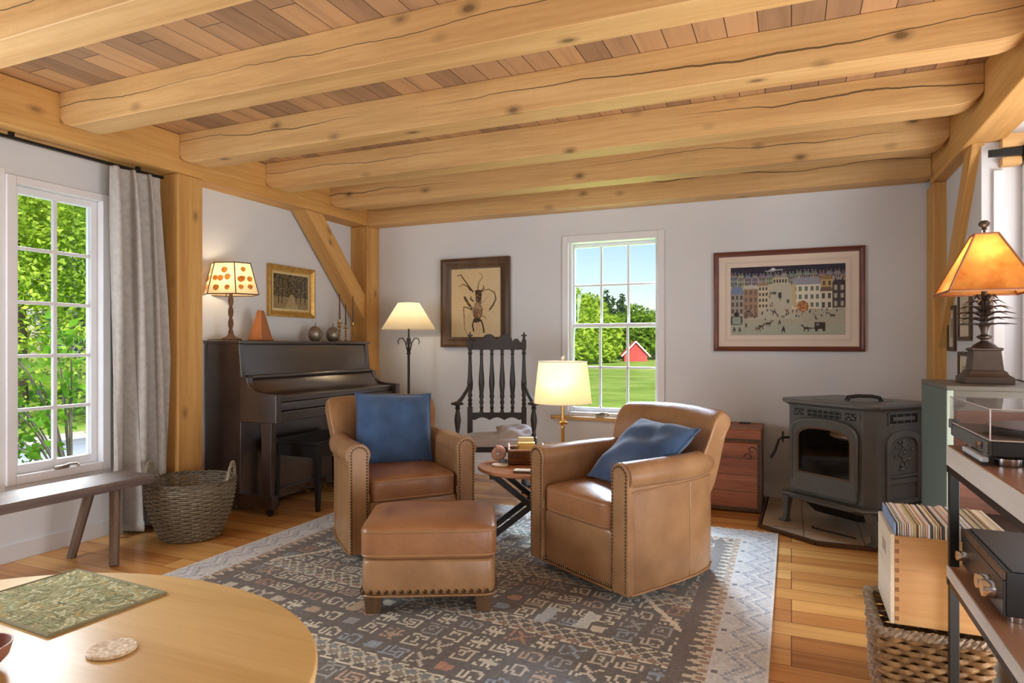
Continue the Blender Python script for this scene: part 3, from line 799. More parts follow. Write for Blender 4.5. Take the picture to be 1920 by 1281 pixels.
    t_ = thing('rug', 'large patterned brown and cream woven rug with grey border under the armchairs', 'rug', ((RX0 + RX1) / 2, (RY0 + RY1) / 2, 0.0))
    m = vcol_mat('kilim_wool', .62, .45, .25, 260, sheen=.25)
    canvas_mesh('pile', cv, RX1 - RX0, RY1 - RY0, m, t_, 'XY', .010)
    fr = MB()
    for k in range(190):
        xx = RX0 + (RX1 - RX0) * (k + .5) / 190 - t_.location.x
        y_ = (RY1 - RY0) / 2
        fr.bar((xx, y_ - .004, .006), (xx + .006 * math.sin(k * 2.1), y_ + .028 + .006 * math.sin(k * 1.3), .003), .010, .004)
    fr.build('fringe', M['cream'], t_, flat=True)
make_rug()

# ------------------------------------------------------------------ pictures
M['canvas'] = vcol_mat('print_paper', .8, .2)
def frame_on(t, w, h, prof, mat, name='frame'):
    """mitred moulding around a w x h opening, local plane XZ, facing -Y; prof = [(outward, depth)]"""
    rings = []
    for sx, sz in ((-1, -1), (1, -1), (1, 1), (-1, 1)):
        rings.append([(sx * (w/2 + o), -d, h/2 + sz * (h/2 + o)) for o, d in prof])
    mb = MB(); mb.loft(rings, 0, False, True, True)
    return mb.build(name, mat, t, bevel=.001)
PROF = lambda fw, d: [(-.004, .004), (-.004, .012), (.15*fw, .016), (.35*fw, d*.7), (.7*fw, d), (fw, d*.85), (fw, .001), (0.0, .001)]

# large night town print on the back wall
t = thing('picture', 'wide framed print of a busy snowy night town square in mahogany frame', 'picture', (-.036, YB - .002, 1.188))
ow, oh = 1.006, .718
frame_on(t, ow, oh, PROF(.034, .026), M['frame_red'])
MB().box(-ow/2, ow/2, -.006, -.001, 0, oh).build('mount', M['mat'], t, flat=True)
l1 = MB()
for o_, w_ in ((.062, .0025), (.052, .0015)):
    a0, a1, b0, b1 = -ow/2 + o_, ow/2 - o_, o_ - .008, oh - o_ + .008
    l1.box(a0, a1, -.0068, -.006, b0, b0 + w_).box(a0, a1, -.0068, -.006, b1 - w_, b1).box(a0, a0 + w_, -.0068, -.006, b0, b1).box(a1 - w_, a1, -.0068, -.006, b0, b1)
l1.build('mount_line', flatmat('mount_line', lin(176, 164, 150), .8), t, flat=True)
cw, chh = 240, 156
cv = Canvas(cw, chh, (176, 172, 152)); rg2 = np.random.default_rng(11)
cv.rect(0, 0, cw, 26, (44, 48, 66))
for k in range(60): cv.ell(rg2.uniform(0, cw), rg2.uniform(0, 24), rg2.uniform(6, 18), 1.2, (50 + 10 * rg2.random(), 54, 74))
cv.ell(92, 8, 5, 4, (222, 220, 214)); cv.ell(98, 9, 16, 1.4, (190, 190, 190)); cv.ell(84, 11, 10, 1.2, (170, 172, 176))
def house(x0, y0, x1, y1, wall, roof, nx, ny, win=(70, 66, 60), rh=9):
    cv.rect(x0, y0, x1, y1, wall)
    cv.poly([(x0 - 1, y0), (x0 + 3, y0 - rh), (x1 - 3, y0 - rh), (x1 + 1, y0)], roof)
    for c_ in range(2):
        xx = x0 + (x1 - x0) * (.25 + .5 * c_); cv.rect(xx - 1.5, y0 - rh - 4, xx + 1.5, y0 - rh + 2, tuple(q * .8 for q in wall))
    for i in range(nx):
        for j in range(ny):
            cx = x0 + (x1 - x0) * (i + .5) / nx; cy = y0 + (y1 - y0) * (j + .5) / ny
            wv = (x1 - x0) / nx * .26; hv = (y1 - y0) / ny * .30
            cv.rect(cx - wv, cy - hv, cx + wv, cy + hv, win); cv.rect(cx - .5, cy - hv, cx + .5, cy + hv, tuple(min(255, q * 1.5) for q in win))
for k in range(16):
    x_ = k * 15.5; house(x_, 22 + rg2.uniform(-3, 3), x_ + 14, 44, tuple(rg2.uniform(120, 190, 3) * .5 + 70), tuple(rg2.uniform(90, 150, 3)), 3, 2, rh=5)
house(92, 28, 122, 40, (206, 198, 164), (160, 156, 140), 5, 1, rh=4)
cv.poly([(80, 40), (128, 38), (150, 120), (40, 120)], (188, 184, 164))
house(0, 62, 28, 108, (158, 152, 142), (120, 134, 168), 3, 3, rh=18)
house(28, 50, 60, 116, (160, 134, 112), (196, 190, 178), 3, 4, (104, 88, 78))
house(60, 44, 82, 96, (206, 196, 170), (150, 126, 96), 3, 4, rh=8)
house(132, 44, 190, 98, (222, 216, 196), (150, 152, 166), 5, 3, (92, 106, 96), rh=16)
cv.poly([(132, 44), (140, 40), (140, 96), (132, 90)], (196, 178, 130))
house(190, 60, 214, 100, (214, 206, 186), (112, 92, 76), 2, 2, (72, 66, 62), rh=12)
house(192, 34, 214, 50, (190, 164, 104), (150, 122, 78), 2, 1, rh=8)
house(214, 44, 240, 96, (70, 60, 60), (60, 56, 66), 2, 3, (150, 146, 130), rh=8)
cv.rect(0, 112, 26, 132, (70, 84, 84)); cv.rect(4, 114, 22, 130, (150, 160, 150)); cv.ell(13, 108, 6, 5, (52, 46, 44))
cv.rect(0, 132, cw, chh, (172, 176, 158))
for k in range(500):
    cv.rect(*(lambda a_, b_: (a_, b_, a_ + 2.2, b_ + 1))(rg2.uniform(0, cw), rg2.uniform(118, chh)), tuple(rg2.uniform(-14, 14) + np.array((176, 178, 160))))
cv.ell(154, 92, 12, 12, (176, 112, 64))
for k in range(40): cv.ell(154 + rg2.normal() * 7, 92 + rg2.normal() * 6, 1.6, 1.4, tuple(rg2.choice([(204, 150, 90), (140, 70, 40), (214, 180, 130)])))
def figure(x, y, s, c):
    cv.ell(x, y - 8 * s, 1.3 * s, 1.5 * s, (70, 56, 50)); cv.poly([(x - 2 * s, y - 6.5 * s), (x + 2 * s, y - 6.5 * s), (x + 2.4 * s, y - 2.6 * s), (x - 2.4 * s, y - 2.6 * s)], c)
    cv.line([(x - 1 * s, y - 3 * s), (x - 2 * s, y)], 1.2 * s, c); cv.line([(x + 1 * s, y - 3 * s), (x + 2 * s, y)], 1.2 * s, c)
def horse(x, y, s, c, f=1):
    cv.ell(x, y - 6 * s, 5 * s, 2.3 * s, c); cv.line([(x - f * 4 * s, y - 7 * s), (x - f * 7 * s, y - 11 * s)], 2.2 * s, c); cv.ell(x - f * 8 * s, y - 11 * s, 2 * s, 1.1 * s, c)
    for q in (-4, -2.6, 2.6, 4): cv.line([(x + q * s, y - 5 * s), (x + q * s + rg2.uniform(-1.5, 1.5) * s, y)], 1.0 * s, c)
    cv.line([(x + f * 5 * s, y - 7 * s), (x + f * 7 * s, y - 3 * s)], .9 * s, c)
for k in range(46): figure(rg2.uniform(30, 225), rg2.uniform(100, 124), rg2.uniform(.55, .8), tuple(rg2.choice([(64, 56, 54), (120, 72, 56), (92, 88, 92), (150, 120, 96), (56, 66, 84)])))
for k in range(9): figure(100 + rg2.normal() * 14, rg2.uniform(58, 96), .6, tuple(rg2.choice([(64, 56, 54), (110, 80, 66)])))
cv.rect(103, 60, 110, 72, (62, 62, 66)); cv.rect(90, 58, 99, 64, (84, 92, 84)); cv.rect(121, 76, 126, 84, (72, 84, 76))
horse(66, 142, 1.1, (70, 58, 50), -1); horse(82, 136, 1.1, (64, 50, 44), -1); horse(60, 147, 1.1, (110, 92, 74), -1); horse(94, 108, .8, (70, 60, 54))
horse(162, 148, 1.2, (62, 54, 50)); cv.rect(178, 128, 200, 143, (52, 44, 46)); cv.rect(181, 130, 188, 136, (120, 116, 110)); cv.line([(168, 141), (180, 141)], 1, (50, 44, 44))
cv.ell(182, 145, 3.4, 3.4, (60, 52, 50)); cv.ell(197, 145, 3.4, 3.4, (60, 52, 50)); horse(214, 118, .9, (58, 62, 50))
figure(114, 150, 1.5, (44, 42, 46)); figure(106, 132, 1.1, (50, 48, 50)); figure(8, 148, 1.2, (80, 74, 66)); figure(20, 149, 1.2, (92, 86, 74)); figure(34, 138, 1.1, (58, 48, 44))
cv.speck(6)
o = canvas_mesh('print', cv, .816, .536, M['canvas'], t); o.location = (0, -.0072, .092)
MB().box(-ow/2, ow/2, -.0105, -.0085, 0, oh).build('glazing', M['pic_glass'], t, flat=True)

# insect drawing on the back wall
t = thing('picture', 'framed ink drawing of a long-legged insect on aged paper in dark frame', 'picture', (-2.706, YB - .002, 1.275))
ow, oh = .52, .645
frame_on(t, ow, oh, PROF(.092, .05), M['frame_dk'])
cv = Canvas(156, 194, (222, 198, 154)); rg2 = np.random.default_rng(4)
ink, ink2, lt = (70, 54, 36), (104, 80, 54), (176, 140, 108)
def limb(p, w, w1, c=ink): cv.line(p, w, c, w1)
limb([(20, 20), (30, 16), (52, 44), (70, 66)], 2, 4); limb([(26, 50), (40, 44), (52, 50), (62, 62)], 1.5, 4, ink2)
limb([(84, 62), (88, 40), (98, 28), (96, 18), (88, 12)], 2.6, .9, ink2); limb([(96, 66), (118, 60), (136, 70), (140, 88), (132, 104), (122, 116)], 1.6, 6, ink2)
limb([(44, 82), (56, 100), (66, 112)], 8, 6); limb([(68, 118), (52, 110), (40, 108), (42, 140), (44, 172), (52, 186)], 4, 1, ink2)
cv.ell(86, 84, 8, 24, ink2); cv.poly([(76, 62), (98, 62), (94, 104), (80, 104)], ink); cv.ell(84, 122, 15, 24, (130, 98, 76)); cv.ell(88, 120, 6, 18, lt)
for k in range(60): cv.ell(84 + rg2.normal() * 7, 118 + rg2.normal() * 13, 1.4, 2.2, tuple(rg2.choice([ink, lt, ink2])))
cv.ell(82, 146, 12, 7, ink)
limb([(72, 148), (68, 160), (72, 176)], 4, 4.5); limb([(94, 146), (100, 158), (104, 180)], 4, 5); limb([(84, 150), (82, 170), (78, 184)], 1.6, .8, lt); limb([(88, 150), (92, 172), (88, 190)], 1.6, .8, lt)
limb([(98, 134), (106, 136), (110, 144)], 2.5, 1.2, ink2); limb([(70, 92), (62, 86), (64, 80)], 4, 3); limb([(96, 64), (104, 58), (102, 50)], 4, 2)
for k in range(26): limb([(84 + rg2.normal() * 8, 66 + rg2.uniform(0, 60)), (84 + rg2.normal() * 30, 60 + rg2.uniform(0, 90))], .8, .5, (190, 164, 126))
cv.speck(3)
canvas_mesh('drawing', cv, ow, oh, M['canvas'], t).location = (0, -.006, 0)
MB().box(-ow/2 - .04, ow/2 + .04, -.005, -.001, -.04, oh + .04).build('backing', M['frame_dk'], t, flat=True)
MB().box(-ow/2, ow/2, -.011, -.009, 0, oh).build('glazing', M['pic_glass'], t, flat=True)

# small gilt picture on the left wall (faces +X)
t = thing('picture', 'small gilt framed landscape engraving on wall above the piano', 'picture', (XL + .002, 4.445, 1.49), rz=R(90))
ow, oh = .47, .34
frame_on(t, ow, oh, PROF(.048, .035), M['gold'])
cv = Canvas(120, 88, (214, 190, 140)); rg2 = np.random.default_rng(5)
cv.rect(6, 6, 114, 82, (120, 104, 72))
for k in range(900):
    x_, y_ = rg2.uniform(6, 114), rg2.uniform(6, 56); g = rg2.uniform(50, 130); cv.ell(x_, y_, rg2.uniform(.8, 2.6), rg2.uniform(.8, 2.6), (g * 1.0, g * .9, g * .66))
cv.rect(6, 56, 114, 82, (150, 130, 92)); cv.poly([(40, 82), (58, 50), (66, 50), (84, 82)], (176, 156, 112))
for x_ in (22, 34, 78, 92, 104): cv.line([(x_, 18), (x_ + rg2.uniform(-4, 4), 70)], 2.4, (62, 52, 38))
cv.speck(5); cv.rect(0, 0, 120, 6, (216, 194, 146)); cv.rect(0, 82, 120, 88, (216, 194, 146)); cv.rect(0, 0, 6, 88, (216, 194, 146)); cv.rect(114, 0, 120, 88, (216, 194, 146))
canvas_mesh('engraving', cv, ow, oh, M['canvas'], t).location = (0, -.006, 0)
MB().box(-ow/2 - .03, ow/2 + .03, -.005, -.001, -.02, oh + .02).build('backing', M['gold'], t, flat=True)
MB().box(-ow/2, ow/2, -.011, -.009, 0, oh).build('glazing', M['pic_glass'], t, flat=True)

# three small pictures on the short right wall (face -X)
for (yc, z0, w_, h_, lb) in ((5.05, 1.185, .16, .25, 'small dark framed picture nearest the post, left of the palm lamp'),
                             (4.70, 1.25, .26, .26, 'dark framed picture half hidden under the amber lamp shade'),
                             (4.70, .87, .26, .27, 'dark framed picture behind the palm lamp base, lowest of three')):
    t = thing('picture', lb, 'picture', (XR - .002, yc, z0), rz=R(-90), group='small pictures on the right wall')
    frame_on(t, w_, h_, PROF(.022, .016), M['frame_dk'])
    cv = Canvas(26, 30, (214, 202, 180)); cv.rect(6, 7, 20, 22, (176, 164, 140)); cv.line([(8, 20), (13, 10), (18, 20)], 1.2, (120, 108, 90)); cv.speck(5)
    canvas_mesh('print', cv, w_, h_, M['canvas'], t).location = (0, -.006, 0)
    MB().box(-w_/2 - .01, w_/2 + .01, -.005, -.001, -.01, h_ + .01).build('backing', M['frame_dk'], t, flat=True)
# ------------------------------------------------------------------ leather armchairs
def nails(mb, pts, n, r=.0065, seg=6):
    n = Vector(n).normalized(); a = n.orthogonal().normalized(); b = n.cross(a)
    for p in pts:
        p = Vector(p); r1 = [p + (a*math.cos(2*PI*k/seg) + b*math.sin(2*PI*k/seg))*r for k in range(seg)]
        r2 = [p + n*r*.55 + (a*math.cos(2*PI*k/seg) + b*math.sin(2*PI*k/seg))*r*.6 for k in range(seg)]
        mb.loft([r1, r2]) 
def along(poly, step):
    poly = [Vector(p) for p in poly]; out = [poly[0]]; carry = 0.0
    for a, b in zip(poly, poly[1:]):
        L = (b - a).length; d = step - carry
        while d <= L:
            out.append(a + (b - a) * d / L); d += step
        carry = (carry + L) % step if L + carry >= step else carry + L
    return out

def build_armchair(label, loc, rz):
    t = thing('armchair', label, 'armchair', loc, rz, 'leather club chairs')
    L, LD = M['leather'], M['leather_dk']
    # plan of the barrel shell, right front corner round the back to the left front corner
    half = [(.365, .015), (.365, .20), (.360, .36), (.345, .50), (.315, .62), (.265, .70), (.19, .755), (.10, .78)]
    outer = half + [(0, .785)] + [(-x, y) for x, y in half[::-1]]
    def offs(p, d):
        out = []
        for i, q in enumerate(p):
            a = Vector(p[max(i-1, 0)]); b = Vector(p[min(i+1, len(p)-1)]); tt = (b - a).normalized(); nn = Vector((-tt.y, tt.x))
            out.append((q[0] + nn.x * d, q[1] + nn.y * d))
        return out
    inner = offs(outer, .105)
    rings = []
    for i, (o_, n_) in enumerate(zip(outer, inner)):
        rings.append([(o_[0]*.985, o_[1], .045), (o_[0], o_[1], .10), (o_[0], o_[1], .55), (o_[0]*.99, o_[1]*.995, .575), (n_[0], n_[1], .575), (n_[0], n_[1], .10), (n_[0], n_[1], .045)])
    MB().loft(rings).build('body', L, t, angle=50)
    # rolled arms
    for sg in (1, -1):
        cen = [( .312, .0), (.315, .15), (.318, .30), (.312, .44), (.292, .56), (.262, .63)]
        rings = []
        for i, (x, y) in enumerate(cen):
            q = i / (len(cen) - 1); ring = []
            a = Vector(cen[max(i-1, 0)]); b = Vector(cen[min(i+1, len(cen)-1)]); tt = (b - a).normalized(); nn = Vector((tt.y, -tt.x))
            w_ = .068 - .006 * q; h_ = .066
            for k in range(16):
                an = 2 * PI * k / 16
                r_ = nn * math.cos(an) * w_
                ring.append((sg * (x + r_.x + .006), y + r_.y, .588 + math.sin(an) * h_ + .0))
            rings.append(ring)
        am = MB().loft(rings).build('arm', L, t, angle=60)
        # arched front panel
        pr = [(-.052, .05), (.052, .05), (.055, .56)] + [(.060 * math.cos(k * PI / 10), .588 + .064 * math.sin(k * PI / 10)) for k in range(0, 11)] + [(-.055, .56)]
        fp = MB().prism([(sg * .315 + x, z) for x, z in pr], 'Y', -.012, .03).build('front_panel', L, am, bevel=.006)
        path = [(sg * .315 - .043, -.013, .065), (sg * .315 - .043, -.013, .575)] + [(sg * .315 - .046 * math.cos(k * PI / 8), -.013, .588 + .048 * math.sin(k * PI / 8)) for k in range(0, 9)] + [(sg * .315 + .043, -.013, .575), (sg * .315 + .043, -.013, .065)]
        nb = MB(); nails(nb, along(path, .0165), (0, -1, 0)); nb.build('nailhead_trim', M['nail'], am)
    # back with a rolled top
    prof = [(.50, .33), (.555, .50), (.60, .62), (.640, .73), (.668, .80), (.70, .845), (.745, .868), (.79, .862), (.822, .835), (.826, .80), (.800, .778), (.775, .74), (.768, .60), (.74, .33)]
    cyz = Vector((sum(p[0] for p in prof) / len(prof), sum(p[1] for p in prof) / len(prof)))
    rings = []
    for x, s in ((-.352, .80), (-.350, .90), (-.338, .97), (-.322, 1.0), (-.22, 1.0), (-.11, 1.0), (0, 1.0), (.11, 1.0), (.22, 1.0), (.322, 1.0), (.338, .97), (.350, .90), (.352, .80)):
        ring = []
        for y, z in prof:
            p = cyz + (Vector((y, z)) - cyz) * s
            taper = .80 + .20 * min(1, max(0, (z - .33) / .42))
            ring.append((x * taper, p.x - .055 * (abs(x) / .34) ** 2.4 + .0, p.y - .012 * (abs(x) / .34) ** 2))
        rings.append(ring)
    MB().loft(rings).build('backrest', L, t, sub=1)
    # seat cushion, front rail, swivel base
    MB().rbox((0, .265, .385), (.515, .565, .145), 10, 13, crown=.035).build('seat_cushion', LD, t, sub=0, angle=70)
    MB().rbox((0, .06, .19), (.53, .13, .29), 9, 10).build('front_rail', L, t, angle=70)
    nb = MB(); nails(nb, along([(-.255, -.004, .068), (.255, -.004, .068)], .0165), (0, -1, 0)); nb.build('nailhead_trim', M['nail'], t)
    MB().lathe([(.26, .012), (.27, .018), (.27, .045), (.25, .05)], (0, .38), 32).build('swivel_base', M['blackmetal'], t)
    MB().box(-.25, .25, .06, .60, .05, .10).build('bottom_panel', M['blackplastic'], t)
    pp = MB()
    for sg in (1, -1):
        pp.tube([(sg*.259, -.004 + .0, .33), (sg*.259, .0, .37)], .004, 6)
    pp.tube([(p[0]*1.002, p[1]*1.002, .052) for p in outer], .0055, 6)
    pp.tube([(-.265, -.006, .052), (.265, -.006, .052)], .0055, 6)
    e = 10; w2, d2 = .2575*.99, .2825*.99
    def sp(v, q): return math.copysign(abs(v) ** q, v)
    for z in (.434, .336):
        pp.tube([(w2 * sp(math.cos(k*PI/32), 2/e), .265 + d2 * sp(math.sin(k*PI/32), 2/e), z) for k in range(64)], .0045, 6, closed=True)
    for sg in (1, -1):
        pp.tube([(sg * (p[0] + .004), p[1], .522) for p in half[:6]], .0045, 6)
        pp.tube([(sg * .352, .43, .06), (sg * .353, .43, .30), (sg * .353, .43, .52)], .003, 5)
    pp.build('piping', L, t)
    return t

CH_L = build_armchair('tan leather armchair on the left with upright blue cushion, its back to the piano', (-1.965, 3.19, .010), R(50))
CH_R = build_armchair('tan leather armchair on the right with slumped blue cushion, beside the trunk', (-.985, 3.12, .010), R(-32))

def pillow(name, label, w, h, tck, M4, mat, seed=0):
    n = 26; r_ = random.Random(seed); mb = MB(); vs = []
    ph = [r_.uniform(0, 6) for _ in range(8)]
    for side in (1, -1):
        for j in range(n + 1):
            for i in range(n + 1):
                u, v = -1 + 2 * i / n, -1 + 2 * j / n
                e = max(0.0, (1 - abs(u) ** 2.6) * (1 - abs(v) ** 2.6)) ** .55
                pin = 1 - .055 * (1 - abs(u) ** 4) * abs(v) ** 6 ; pin2 = 1 - .055 * (1 - abs(v) ** 4) * abs(u) ** 6
                z = side * tck / 2 * e
                z += e * .011 * (math.sin(5*u + 3*v + ph[0]) + math.sin(9*v - 4*u + ph[1]) * .6 + math.sin(13*u + ph[2]) * .4 * max(0, v))
                vs.append((u * w / 2 * pin2, z, v * h / 2 * pin))
    N = (n + 1) ** 2; fs = []
    for s_ in (0, 1):
        for j in range(n):
            for i in range(n):
                a = s_ * N + j * (n + 1) + i; f = (a, a + 1, a + n + 2, a + n + 1); fs.append(f if s_ == 0 else f[::-1])
    mb.add(vs, fs)
    edge = [(i, 0) for i in range(n)] + [(n, j) for j in range(n)] + [(n - i, n) for i in range(n)] + [(0, n - j) for j in range(n)]
    ep = [vs[j * (n + 1) + i] for i, j in edge]
    t = thing(name, label, 'cushion'); t.matrix_world = M4
    loc, rot, _ = M4.decompose(); t.location = loc; t.rotation_euler = rot.to_euler()
    o = mb.build('cover', mat, t, angle=180)
    MB().tube(ep, .0055, 6, closed=True).build('piping', mat, t)
    return t
def chair_mat(ch): return Matrix.Translation(ch.location) @ ch.rotation_euler.to_matrix().to_4x4()
pillow('cushion', 'blue linen cushion standing upright in the left armchair', .48, .46, .17,
       chair_mat(CH_L) @ Matrix.Translation((.015, .44, .665)) @ Matrix.Rotation(R(-7), 4, 'Z') @ Matrix.Rotation(R(-17), 4, 'X') @ Matrix.Rotation(R(2), 4, 'Y'), M['bluecloth'], 1)
e1 = Vector((.96, -.10, -.02)).normalized(); e2 = Vector((.24, .27, .23)); e2 = (e2 - e1 * e2.dot(e1)).normalized(); e3 = e2.cross(e1)
PM = Matrix((e1, e3, e2)).transposed().to_4x4(); PM.translation = (.075, .385, .628)
if PM.to_3x3().determinant() < 0: PM = PM @ Matrix.Diagonal((1, -1, 1, 1))
pillow('cushion', 'blue linen cushion slumped across the right armchair seat', .46, .46, .16, chair_mat(CH_R) @ PM, M['bluecloth'], 2)

# ottoman
t = thing('ottoman', 'tan leather ottoman with brass nailheads on the patterned rug', 'ottoman', (-1.472, 2.505, .010), R(26))
W_, D_ = .606, .49
MB().rbox((0, D_/2, .165), (W_ * .985, D_ * .985, .17), 11, 10).build('base', M['leather'], t, angle=70)
MB().rbox((0, D_/2, .315), (W_, D_, .15), 11, 13, crown=.045).build('cushion', M['leather_dk'], t, angle=70)
def sp_(v, q): return math.copysign(abs(v) ** q, v)
pp = MB()
for z, f_, e in ((.366, .99, 11), (.262, .99, 11), (.085, .985, 11)):
    pp.tube([(W_/2*f_*sp_(math.cos(k*PI/40), 2/e), D_/2 + D_/2*f_*sp_(math.sin(k*PI/40), 2/e), z) for k in range(80)], .0048, 6, closed=True)
pp.build('piping', M['leather'], t)
nb = MB(); nails(nb, along([(-.285, .0005, .104), (.285, .0005, .104)], .034), (0, -1, 0), .010, 8); nb.build('nailhead_trim', M['nail'], t)
for sg in (1, -1):
    nb = MB(); nails(nb, along([(sg*.2985, .03, .104), (sg*.2985, D_-.03, .104)], .034), (sg, 0, 0), .010, 8); nb.build('nailhead_trim', M['nail'], t)
for sx in (-1, 1):
    for sy in (0, 1):
        cx, cy = sx * (W_/2 - .058), .058 + sy * (D_ - .116)
        MB().loft([[(cx - .032, cy - .032, 0), (cx + .032, cy - .032, 0), (cx + .032, cy + .032, 0), (cx - .032, cy + .032, 0)],
                   [(cx - .042, cy - .042, .095), (cx + .042, cy - .042, .095), (cx + .042, cy + .042, .095), (cx - .042, cy + .042, .095)]]).build('leg', M['frame_dk'], t, bevel=.003)

# ------------------------------------------------------------------ upright piano
PY0, PY1 = 3.53, 5.08
t = thing('piano', 'dark walnut upright piano against the left wall', 'piano', (-3.96, (PY0 + PY1) / 2, 0))
P_ = M['piano']
for nm, ya, yb in (('side_panel', PY0, PY0 + .045), ('side_panel', PY1 - .045, PY1)):
    MB().prism([(-3.955, .035), (-3.655, .035), (-3.655, .10), (-3.62, .12), (-3.605, .97), (-3.63, 1.212), (-3.955, 1.212)], 'Y', ya, yb).build(nm, P_, t, world=True, bevel=.004)
arm = [(-3.62, .655), (-3.285, .655), (-3.285, .855), (-3.40, .862)] + [(-3.415 - .135 * math.sin(k * PI / 16), .867 + .105 * (1 - math.cos(k * PI / 16))) for k in range(0, 9)] + [(-3.61, .975)]
for ya, yb in ((PY0 - .004, PY0 + .05), (PY1 - .05, PY1 + .004)):
    MB().prism(arm, 'Y', ya, yb).build('arm', P_, t, world=True, bevel=.005)
MB().box(-3.968, -3.612, PY0 - .012, PY1 + .012, 1.212, 1.235).build('lid', P_, t, world=True, bevel=.005)
MB().box(-3.80, -3.795, PY0, PY1, 1.2345, 1.2365).build('lid_hinge', M['brass'], t, world=True)
MB().prism([(-3.66, 1.205), (-3.64, 1.205), (-3.605, .985), (-3.64, .985)], 'Y', PY0 + .045, PY1 - .045).build('upper_panel', P_, t, world=True, bevel=.002)
MB().prism([(-3.66, .985), (-3.545, .985), (-3.54, .978), (-3.54, .966), (-3.66, .966)], 'Y', PY0 + .05, PY1 - .05).build('music_ledge', P_, t, world=True, bevel=.003)
MB().prism([(-3.60, .966), (-3.565, .966), (-3.545, .93), (-3.50, .875), (-3.45, .848), (-3.40, .842), (-3.60, .80)], 'Y', PY0 + .05, PY1 - .05).build('fallboard', P_, t, world=True, bevel=.002, angle=50)
MB().prism([(-3.55, .842), (-3.345, .842), (-3.333, .835), (-3.333, .795), (-3.55, .795)], 'Y', PY0 + .05, PY1 - .05).build('key_lid', P_, t, world=True, bevel=.004)
MB().prism([(-3.55, .792), (-3.325, .792), (-3.320, .785), (-3.320, .735), (-3.55, .735)], 'Y', PY0 + .05, PY1 - .05).build('key_slip', P_, t, world=True, bevel=.003)
MB().box(-3.62, -3.292, PY0 + .05, PY1 - .05, .660, .731).build('keybed', P_, t, world=True, bevel=.005)
MB().box(-3.66, -3.64, PY0 + .045, PY1 - .045, .10, .66).build('lower_panel', P_, t, world=True, bevel=.002)
MB().box(-3.66, -3.60, PY0 + .045, PY1 - .045, .035, .10).build('kick_board', P_, t, world=True, bevel=.003)
MB().box(-3.93, -3.66, PY0 + .045, PY1 - .045, .08, 1.2).build('back_frame', M['black'], t, world=True)
for yc in (PY0 + .022, PY1 - .022):
    MB().bar((-3.375, yc, .655), (-3.375, yc, .145), .050, .095, side=(0, 1, 0), w1=.045, d1=.07).build('leg', P_, t, world=True, bevel=.003)
    tb = MB().box(-3.64, -3.315, yc - .030, yc + .030, .055, .145).build('toe_block', P_, t, world=True, bevel=.004)
    cs_ = MB().lathe([(.028, -.011), (.030, -.006), (.030, .006), (.028, .011)], n=16).pts(Matrix.Translation((-3.36, yc, .03)) @ Matrix.Rotation(R(90), 4, 'X'))
    cs_.box(-3.375, -3.345, yc - .018, yc - .013, .03, .062).box(-3.375, -3.345, yc + .013, yc + .018, .03, .062)
    cs_.pts(Matrix.Translation(-t.location)).build('caster', M['iron'], tb)
    MB().lathe([(.02, 0), (.022, .02), (.02, .04)], (-3.88, yc), 12).build('caster', M['iron'], t, world=True)
for yc in (4.12, 4.22, 4.32):
    MB().tube([(-3.65, yc, .07), (-3.58, yc, .075), (-3.53, yc, .065), (-3.50, yc, .05)], [.010, .013, .02, .014], 10, flat=.5).build('pedal', M['brass'], t, world=True)
    
# piano bench
t = thing('piano_bench', 'black wooden piano bench with tapered legs tucked under the keyboard', 'bench', (-3.34, 4.13, 0))
x0, x1, y0, y1 = -3.555, -3.125, 3.775, 4.50
MB().box(x0 - .01, x1 + .01, y0 - .01, y1 + .01, .475, .505).build('seat', M['black'], t, world=True, bevel=.006)
MB().box(x0 + .01, x1 - .01, y0 + .012, y1 - .012, .385, .475).build('apron', M['black'], t, world=True, bevel=.003)
for xx in (x0 + .022, x1 - .022):
    for yy in (y0 + .022, y1 - .022):
        MB().bar((xx, yy, .475), (xx, yy, 0), .046, .046, w1=.028, d1=.028).build('leg', M['black'], t, world=True, bevel=.002)

# piano lamp: six-panel paper shade with pressed leaves on a twisted twig stem
def lamp_light(name, loc, power, r=.035, col=(1.0, .78, .52)):
    o = light(name, 'POINT', power, loc, color=col, shadow_soft_size=r); return o
bulb_m = emit_mat('lit_bulb', (1.0, .78, .5), 26)
def bulb(parent, z, r=.03):
    return MB().rbox((0, 0, z), (r*2, r*2, r*2.5), 2, 8).build('bulb', bulb_m, parent)
t = thing('table_lamp', 'twig stem lamp with panelled leaf shade standing on the piano', 'lamp', (-3.80, 3.62, 1.2375), R(18))
st = MB(); st.lathe([(.075, 0), (.078, .008), (.06, .018), (.03, .03), (.016, .05)], n=20); st.build('base', M['bark'], t)
tw = MB()
for ph in (0, PI): tw.tube([(.008*math.cos(z_*38 + ph), .008*math.sin(z_*38 + ph), .03 + z_) for z_ in np.linspace(0, .34, 40)], .011, 7)
tw.build('stem', M['bark'], t)
M['leafshade'] = shade_mat('leaf_paper_shade', lin(244, 226, 186), .62, .05, 40)
sh = MB(); n6 = 6
r1x, r1y, r2x, r2y, zb, zt = .215, .15, .15, .105, .335, .565
bot = [(r1x*math.cos(2*PI*k/n6), r1y*math.sin(2*PI*k/n6), zb) for k in range(n6)]; top = [(r2x*math.cos(2*PI*k/n6), r2y*math.sin(2*PI*k/n6), zt) for k in range(n6)]
sh.loft([bot, top], 0, False); so = sh.build('lamp_shade', M['leafshade'], t, flat=True)
bd = MB()
for k in range(n6):
    bd.tube([bot[k], top[k]], .0038, 5); bd.tube([bot[k], bot[(k+1) % n6]], .0038, 5); bd.tube([top[k], top[(k+1) % n6]], .0038, 5)
bd.build('binding', M['frame_dk'], so)
lf = MB(); rr = random.Random(2)
